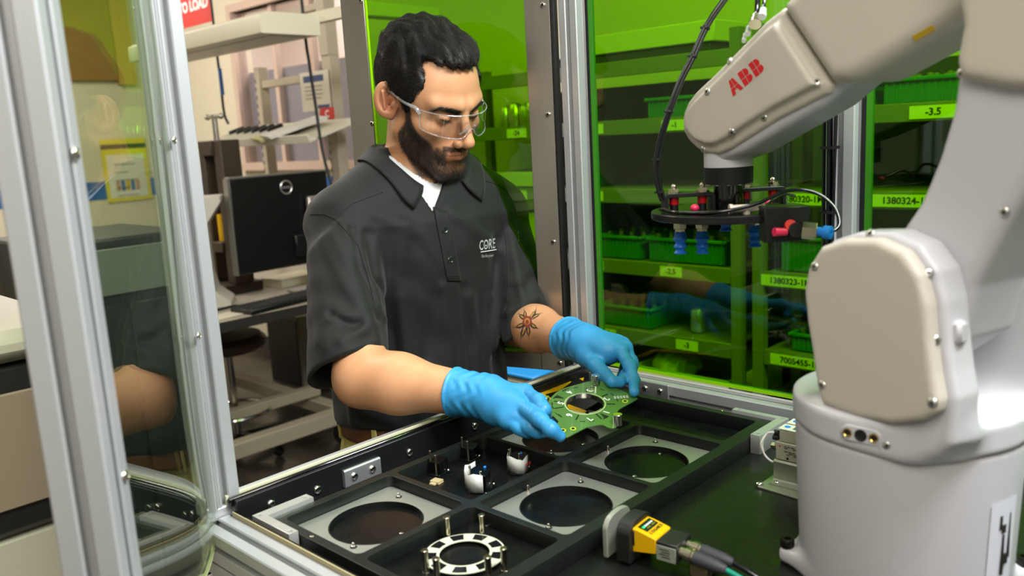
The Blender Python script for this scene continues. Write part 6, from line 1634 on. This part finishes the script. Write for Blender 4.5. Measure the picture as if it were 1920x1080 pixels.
for k, (dy, m, lab) in enumerate(((-.14, 'paper_yellow', 'yellowish folder of papers leaning on the right of the tilted shelf'), (-.23, 'paper_white', 'white paper stack right of the yellow folder on the tilted shelf'))):
    c = sc+np.array([0, Ls*.5*0+dy*1.0, 0])+snv*(.022+.012*k)+sxv*.05; g = G()
    for j in range(3): g.obox(c+snv*j*.006+sxv*j*.004, (unit(sxv+np.array([0, .25, 0])), unit(np.cross(snv, unit(sxv+np.array([0, .25, 0])))), snv), (.15, .07, .0024))
    tag(g.build('paper_stack', mat(m, '#cbc68e' if k == 0 else '#dedbd0', .6), None), lab, 'papers')
# sheet with blue bars and a red tag pinned under the cross bar
def sheet(px4, X, m, name, lab, cat, marks=()):
    c = [atx(*p, X) for p in px4]; y0 = min(p[1] for p in c); y1 = max(p[1] for p in c); z0 = min(p[2] for p in c); z1 = max(p[2] for p in c)
    t = thing(name, (X, (y0+y1)/2, z0), lab, cat); g = G(); g.box((X-.002, y0, z0), (X, y1, z1)); g.build('sheet', m, t)
    for a0, b0, a1, b1, mm in marks: g = G(); g.box((X-.0032, y1-(y1-y0)*a1, z1-(z1-z0)*b1), (X-.0022, y1-(y1-y0)*a0, z1-(z1-z0)*b0)); g.build('print_bar', mm, t)
    return t, (y0, y1, z0, z1)
papw = mat('paper_ivory', '#cfc6b4', .7); blu = mat('print_blue', '#34466f', .6); gry = mat('print_grey', '#9a9488', .6); rd_ = mat('sign_red', '#c02a22', .5)
sheet(((562, 138), (622, 205)), XU-.034, papw, 'notice_sheet', 'ivory notice sheet with dark blue bars hung on the bench uprights', 'notice', ((.12, .10, .82, .26, blu), (.15, .36, .75, .39, gry), (.15, .46, .75, .49, gry), (.15, .56, .75, .59, gry), (.15, .66, .7, .69, gry), (.55, .86, .95, .95, blu)))
t_, b_ = sheet(((600, 203), (628, 222)), XU-.037, rd_, 'red_tag', 'small red tag marked C on the bench upright', 'tag')
text_on('tag_letter', 'C', .05, np.array([XU-.0395, (b_[0]+b_[1])/2, (b_[2]+b_[3])/2-.004]), (0, -1, 0), UZ, white_print, t_, bold=.001)
# red sign over the lamp and the poster with the yellow border on the back wall
t_, b_ = sheet(((318, -20), (398, 40)), 2.32, rd_, 'red_sign', 'red sign with white capitals hanging above the lamp hood', 'sign')
text_on('sign_letters', 'AUTO LOAD', .074, np.array([2.317, (b_[0]+b_[1])/2+.02, (b_[2]+b_[3])/2-.01]), (0, -1, 0), UZ, white_print, t_, bold=.003)
g = G(); g.box((2.321, b_[0]+.01, b_[3]), (2.327, b_[0]+.016, ZC)); g.box((2.321, b_[1]-.016, b_[3]), (2.327, b_[1]-.01, ZC)); g.build('hanger', rk_d, t_)
pc0, pc1 = aty(186, 262, Y1-.01), aty(286, 372, Y1-.01)
t_ = thing('poster', ((pc0[0]+pc1[0])/2, Y1-.01, pc1[2]), 'white poster with yellow border and coloured squares on the back wall', 'poster')
g = G(); g.box((pc0[0], Y1-.012, pc1[2]), (pc1[0], Y1-.009, pc0[2])); g.build('poster_border', mat('poster_yellow', '#dcd02a', .6), t_)
g = G(); g.box((pc0[0]+.03, Y1-.0135, pc1[2]+.03), (pc1[0]-.03, Y1-.0125, pc0[2]-.12)); g.build('poster_sheet', mat('poster_white', '#e2e0d2', .6), t_)
g = G(); g.box((pc0[0]+.0, Y1-.0135, pc0[2]-.075), (pc1[0], Y1-.0125, pc0[2]-.04)); g.build('print_bar', mat('print_darkgreen', '#2c3a2c', .6), t_)
for k, c_ in enumerate(('#c79a6e', '#4f7fae', '#d8b423', '#4b79a8', '#c79a6e')):
    w_ = (pc1[0]-pc0[0]-.16)/5; g = G(); g.box((pc0[0]+.08+w_*k, Y1-.0145, pc1[2]+.08), (pc0[0]+.08+w_*k+w_*.8, Y1-.0137, pc1[2]+.16)); g.build('print_square', mat('sq'+str(k), c_, .6), t_)
for k in range(5): g = G(); g.box((pc0[0]+.08, Y1-.0145, pc0[2]-.2-.06*k), (pc1[0]-.1-.06*(k % 2), Y1-.0137, pc0[2]-.192-.06*k)); g.build('print_line', gry, t_)
pw0, pw1 = aty(112, -20, Y1-.03), aty(222, 152, Y1-.03); pw2 = aty(256, 156, Y1-.03)
wb = thing('wooden_board', ((pw0[0]+pw2[0])/2, Y1-.03, pw1[2]), 'brown wooden board, its reflection-free strip coloured lighter, fixed high on the back wall', 'board')
g = G(); g.box((pw0[0]-.3, Y1-.04, pw1[2]), (pw1[0], Y1-.008, ZC-.02), .004); g.build('board_sheet', mat('brown_board', '#94702f', .5, noise=.2, nscale=5), wb)
g = G(); g.box((pw1[0]+.001, Y1-.055, pw1[2]-.03), (pw2[0], Y1-.008, ZC-.02), .004); g.build('reflection_free_strip', mat('varnished_wood', '#b98a45', .5, noise=.2, nscale=6, stretch=(8, 8, .6)), wb)  # same board, painted lighter where the door sheet's reflection ends
dc = thing('backdrop_cabinet', (1.02, 2.85, 0), 'made-up dark cabinet added to darken the view through the clear door sheet', 'cabinet')  # invented dark mass behind the sheet, so that its reflections show
dkc = mat('cabinet_dark', '#1b211e', .45)
g = G(); g.box((.80, 2.6, .04), (1.24, 3.1, 1.20), .008); g.build('cabinet_shell', dkc, dc)
g = G(); g.box((.83, 2.592, .10), (1.015, 2.5995, 1.00), .003); d1 = g.build('cabinet_door', mat('cabinet_door_dark', '#232a27', .4), dc)
g = G(); g.box((1.025, 2.592, .10), (1.21, 2.5995, 1.00), .003); g.build('cabinet_door', MATS['cabinet_door_dark'], dc)
g = G(); g.box((.84, 2.59, 1.03), (1.20, 2.5995, 1.17), .003); g.build('control_panel', mat('panel_greygreen', '#6d746c', .45), dc)
for x in (.84, 1.20):
    for yy in (2.64, 3.06): g = G(); g.cyl((x, yy, 0), (x, yy, .0395), .02, n=12); g.build('foot', black_rubber, dc)
# hand press
hp = atz(425, 300, 1.0); X_p = 2.02; pp_ = atx(425, 390, X_p)
press = thing('hand_press', (X_p, pp_[1], BZ), 'dark brown arbor press standing on the bench beside the monitors', 'press')
br = mat('press_brown', '#3d3226', .5, .3); y = pp_[1]
ty = atx(425, 262, X_p)[2]
def pbox(nm, lo, hi, m=br, b=.004): g = G(); g.box((X_p+lo[0], y+lo[1], lo[2]), (X_p+hi[0], y+hi[1], hi[2]), b); return g.build(nm, m, press)
pbox('press_base', (-.10, -.09, BZ+.0005), (.10, .12, BZ+.05)); pbox('press_column', (-.05, -.10, BZ+.0505), (.05, -.03, ty)); pbox('press_column', (-.05, .07, BZ+.0505), (.05, .12, ty)); pbox('press_head', (-.06, -.0295, ty-.07), (.06, .0695, ty)); pbox('press_bed', (-.06, -.0295, BZ+.2), (.06, .0695, BZ+.25))
g = G(); g.cyl((X_p, y+.02, ty-.24), (X_p, y+.02, ty+.12), .014, n=14); g.build('ram', steel, press); g = G(); g.cyl((X_p, y-.04, ty+.11), (X_p, y+.08, ty+.11), .009, n=12); g.ball((X_p, y-.045, ty+.11), .014, 10, 8); g.ball((X_p, y+.085, ty+.11), .014, 10, 8); g.build('ram_handle', steel, press)
g = G(); g.cyl((X_p-.02, y+.03, BZ+.2505), (X_p-.02, y+.03, BZ+.38), .018, n=14); g.build('yellow_grip', yellow_plastic, press)
# hanging cables
for px, X_, nm, lab in ((((570, 45), (580, 120), (592, 200), (604, 280), (622, 350)), 2.25, 'hanging_cable', 'thin black cable hanging down past the notice sheet'), (((405, 85), (412, 140), (420, 210), (428, 232)), 2.3, 'hanging_hose', 'black and blue hose hanging beside the lamp hood')):
    P = [atx(*q, X_) for q in px]; P = [P[0]+UZ*.7]+P; g = G(); g.tube(P, .007, 8); o = g.build(nm, black_rubber, None, label=lab, cat='cable')
    if nm == 'hanging_hose': q0, q1 = atx(412, 128, X_), atx(418, 178, X_); g = G(); g.cyl(q0, q1, .009, n=10); g.build('blue_sleeve', MATS['print_blue'] if False else bin_blue, o)
# black monitor seen from behind, its silver stand, the white screen beside it
def mon(px4, dep, name, lab):
    a, b, c, d_ = [atd(*p, dd) for p, dd in zip(px4, dep)]
    return a, b, c, d_
ML = atd(424, 338, 3.72); MR = atd(608, 318, 4.10); u_ = unit((MR-ML)*np.array([1, 1, 0])); wM = np.linalg.norm((MR-ML)[:2]); nM = np.array([u_[1], -u_[0], 0]); nM = nM if nM@(-ML+CAM) > 0 else -nM
zt = (ML[2]+MR[2])/2; hM = .43; zb_ = zt-hM; cM = (ML+MR)/2; cM[2] = (zt+zb_)/2
mon_t = thing('monitor', (cM[0], cM[1], BZ), 'black computer monitor seen from behind with a round emblem', 'monitor')
g = G(); g.obox(cM, (u_, nM, UZ), (wM/2, .018, hM/2), .006); g.build('monitor_back', mat('monitor_black', '#0d0e0f', .35), mon_t)
g = G(); g.obox(cM+UZ*(hM/2+.002), (u_, nM, UZ), (wM/2, .018, .004), .001); g.obox(cM-u_*(wM/2+.003), (u_, nM, UZ), (.004, .018, hM/2)); g.build('bezel', mat('bezel_silver', '#9a9790', .35, .7), mon_t)
eo = cM+u_*wM*.05+UZ*(hM*.36)+nM*.0185; g = G()
E_ = [(eo+u_*.030*math.cos(t)+UZ*.030*math.sin(t)) for t in np.linspace(0, 2*math.pi, 25)]; g.tube(E_, .0036, 6, smooth=False); g.obox(eo, (u_, nM, UZ), (.022, .002, .005)); g.build('emblem', mat('emblem_silver', '#b9b7b2', .3, .8), mon_t)
g = G(); g.obox(cM+u_*wM*.22-UZ*.12+nM*.03, (u_, nM, UZ), (.08, .012, .05), .004); g.build('rear_ports', black_plastic, mon_t)
sb = cM+u_*wM*.29; g = G(); z_lo = BZ+.012; g.obox((sb[0]+nM[0]*.05, sb[1]+nM[1]*.05, (z_lo+zt-.11)/2), (u_, nM, UZ), (.040, .016, (zt-.11-z_lo)/2), .008); g.build('stand', mat('stand_silver', '#a8a49c', .35, .6), mon_t)
g = G(); g.obox((sb[0]+nM[0]*.03, sb[1]+nM[1]*.03, BZ+.006), (u_, nM, UZ), (.13, .09, .0055), .004); g.build('stand_base', MATS['stand_silver'], mon_t)
g = G(); p0 = cM+u_*wM*.30+nM*.03-UZ*.02; g.tube([p0, p0+nM*.03-UZ*.10-u_*.05, p0+nM*.06-UZ*.25-u_*.10, np.array([p0[0]-u_[0]*.16+nM[0]*.1, p0[1]-u_[1]*.16+nM[1]*.1, BZ+.012])], .0035, 8); g.build('video_cable', black_rubber, mon_t)
wl = atd(402, 372, 3.72); sc_t = thing('white_terminal', (wl[0]-.02, wl[1]+.08, BZ), 'white all-in-one terminal beside the black monitor', 'computer')
wm_ = mat('terminal_white', '#c9c3b8', .4)
zt2 = atd(405, 368, 3.72)[2]; c0 = np.array([wl[0]-.07, wl[1]+.07, 0]); uu = unit((-.83, .55, 0)); vv = np.array([-uu[1], uu[0], 0]); vv = vv if vv@(-c0) > 0 else -vv
prof = rounded([(-.11, BZ+.0005-0), (.12, BZ+.0005), (.12, BZ+.02), (.06, BZ+.07), (.045, BZ+.14), (.045, zt2-.13), (.125, zt2-.02), (.12, zt2), (-.11, zt2)], .006, 3)
g = G(); g.prism(prof, c0, -uu if np.cross(-uu, UZ)@vv > 0 else -uu, UZ, -.14, .06); g.build('terminal_body', wm_, sc_t, smooth=30)
src = None
for k in range(10):
    q = c0-uu*(.052-.0)+np.cross(-uu, UZ)*(.061)+UZ*(zt2-.03); q = c0-uu*(-.09+k*.014)+np.cross(-uu, UZ)*.0604+UZ*(zt2-.035)
    g = G(); g.obox(q, (uu, vv, UZ), (.003, .0012, .014)); g.build('vent_slot', rk_d, sc_t)
# keyboard, papers, pen and cables on the bench end
kb = thing('keyboard', (1.86, 3.42, BZ), 'black keyboard on the near end of the workbench', 'keyboard')
ka = unit((.9, .12, 0)); kb_n = np.array([-ka[1], ka[0], 0]); kc = np.array([1.96, 3.295, BZ+.012])
g = G(); g.obox(kc, (ka, kb_n, UZ), (.22, .075, .011), .004); g.build('keyboard_case', black_plastic, kb)
src = None; k0 = None
for i in range(14):
    for j in range(5):
        p = kc+ka*(-.20+i*.0305)+kb_n*(-.055+j*.027)+UZ*.0125
        if src is None: g = G(); g.obox(p, (ka, kb_n, UZ), (.0125, .011, .0035), .0015); src = g.build('key', mat('key_black', '#1f2021', .5), kb, origin=p)
        else: inst(src, Matrix.Translation(Vector(p)), kb)
for c, hw_, m, lab, cat_, nm in (((1.72, 3.30, BZ+.002), (.12, .05, .0015), papw, 'ivory paper lying at the bench edge before the keyboard', 'paper', 'paper'), ((2.30, 3.75, BZ+.022), (.13, .08, .021), mat('book_cream', '#c8bfa4', .6), 'cream binder lying behind the keyboard', 'binder', 'binder')):
    g = G(); g.obox(c, (ka, kb_n, UZ), hw_, .001); tag(g.build(nm, m, None), lab, cat_)
pen = atz(420, 578, BZ+.006); g = G(); g.cyl(pen-ka*.06, pen+ka*.06, .006, n=10); g.cyl(pen+ka*.0601, pen+ka*.075, .004, .0015, n=10); tag(g.build('pen', black_plastic, None), 'black pen lying near the bench corner', 'pen')
g = G(); q = [atz(x, y, BZ+.006) for x, y in ((470, 571), (500, 568), (530, 562), (575, 553))]; g.tube(q, .005, 8); q2 = [atz(x, y, BZ+.006) for x, y in ((400, 540), (470, 548), (500, 556), (560, 552))]; tag(g.build('desk_cable', black_rubber, None), 'black cable running along the bench edge', 'cable')
# stool under the bench, dark cabinet, bin on the floor
st = thing('stool', (1.88, 3.70, 0), 'brown padded stool with a ring foot under the bench', 'stool')
g = G(); g.lathe((1.88, 3.70, .50), UZ, [(.15, 0), (.18, .02), (.185, .05), (.16, .075), (.02, .082)], 28); g.build('seat', mat('brown_vinyl', '#4a352a', .4), st)
g = G(); g.cyl((1.88, 3.70, .06), (1.88, 3.70, .499), .022, n=14); g.build('column', chrome, st)
for k in range(5):
    t = k*2*math.pi/5; d_ = np.array([math.cos(t), math.sin(t), 0]); g = G(); g.bar(np.array([1.88, 3.70, .08])+d_*.02, np.array([1.88, 3.70, .06])+d_*.25, .035, .025); g.build('leg', black_plastic, st); g = G(); g.ball(np.array([1.88, 3.70, .026])+d_*.25, .025, 12, 8); g.build('caster', black_rubber, st)
rg2 = [np.array([1.88, 3.70, .2])+np.array([math.cos(t), math.sin(t), 0])*.17 for t in np.linspace(0, 2*math.pi, 25)]; g = G(); g.tube(rg2, .009, 8, smooth=False); g.build('foot_ring', chrome, st)
pcx = thing('computer_tower', (2.68, 4.37, 0), 'black and beige computer tower on the floor under the bench', 'computer')
g = G(); g.box((2.58, 4.20, .02), (2.78, 4.55, .46), .01); g.build('tower_case', mat('tower_beige', '#8f8676', .5), pcx); g = G(); g.box((2.574, 4.215, .04), (2.5798, 4.535, .44), .002); g.build('tower_front', black_plastic, pcx)
for x in (2.61, 2.75):
    g = G(); g.box((x-.02, 4.23, 0), (x+.02, 4.52, .0195)); g.build('foot', black_rubber, pcx)
bn = thing('waste_bin', (2.78, 3.55, 0), 'blue waste bin behind the bench leg', 'bin')
g = G(); g.lathe((2.78, 3.55, 0), UZ, [(.12, .001), (.15, .36), (.158, .362), (.158, .38), (.148, .38), (.118, .01)], 28, close=False); g.build('bin_body', bin_blue, bn)
g = G(); g.lathe((2.78, 3.55, .001), UZ, [(.119, 0), (.119, .006)], 28); g.build('bin_floor', bin_blue, bn)
# machines left of the open door: white copier-like cabinet and the far shelves
cb0 = aty(10, 800, 1.15)
pr = thing('white_cabinet', (.07, 1.40, 0), 'white cabinet with black front and rounded white inset left of the open door', 'machine')
wc = mat('cabinet_white', '#a79f92', .45); bf = mat('cabinet_black', '#141312', .4)
px0, px1, py0 = -.24, .388, 1.16
def wbox(nm, lo, hi, m, b=.01): g = G(); g.box(lo, hi, b); return g.build(nm, m, pr)
wbox('cabinet_base', (px0, py0, .0), (px1, py0+.5, .984), wc); wbox('cabinet_body', (px0, py0-.012, .9845), (px1, py0+.5, 1.205), bf); wbox('cabinet_lid', (px0-.01, py0-.03, 1.2055), (px1+.010, py0+.5, 1.245), wc, .015)
g = G(); g.prism(rrect(px0+.05, 1.022, px1-.030, 1.168, .012), (0, py0-.0125, 0), (1, 0, 0), UZ, 0, .006, .002); g.build('inset_panel', mat('inset_beige', '#806f60', .45), pr)
for k in range(3):
    g = G(); g.obox((.05+.05*k, py0+.15, 1.2465+.001*k), (unit((1, .2*k, 0)), unit((-.2*k, 1, 0)), UZ), (.105, .14, .0005)); tag(g.build('paper_sheet', papw, None), ('lowest', 'middle', 'topmost')[k]+' of the loose paper sheets on the white cabinet lid', 'paper', 'papers on the white cabinet')
fs = thing('supply_shelf', (.05, 3.2, 0), 'grey supply shelf with dark goods at the far left', 'shelf')
for z in (.45, .95, 1.30, 1.62): g = G(); g.box((-.75, 3.0, z-.03), (.78, 3.45, z), .003); g.build('shelf_board', beige, fs)
for x in (-.73, .76):
    for y_ in (3.02, 3.43): g = G(); g.box((x-.018, y_-.018, 0), (x+.018, y_+.018, 1.9)); g.build('upright', beige, fs)
for k, (x, z, w, h, c_, lab) in enumerate(((.36, .95, .10, .20, '#1c1d22', 'black box on the far left supply shelf, right of a red one'), (.14, .95, .07, .10, '#b0352a', 'small red box on the far left supply shelf'), (.50, 1.30, .12, .14, '#2b3040', 'dark blue carton on the third board of the supply shelf'), (.2, 1.30, .12, .09, '#c9b48a', 'tan carton on the third board of the supply shelf'), (.45, 1.62, .16, .16, '#cfcabd', 'white carton on the top board of the supply shelf'), (.62, .95, .06, .06, '#d5a71d', 'small yellow box at the right end of the supply shelf'), (.4, .45, .25, .3, '#15151a', 'large black crate on the lowest board of the supply shelf'))):
    g = G(); g.box((x-w, 3.06, z+.0005), (x+w, 3.36, z+h), .004); tag(g.build('carton', mat('goods'+str(k), c_, .5), None), lab, 'box')
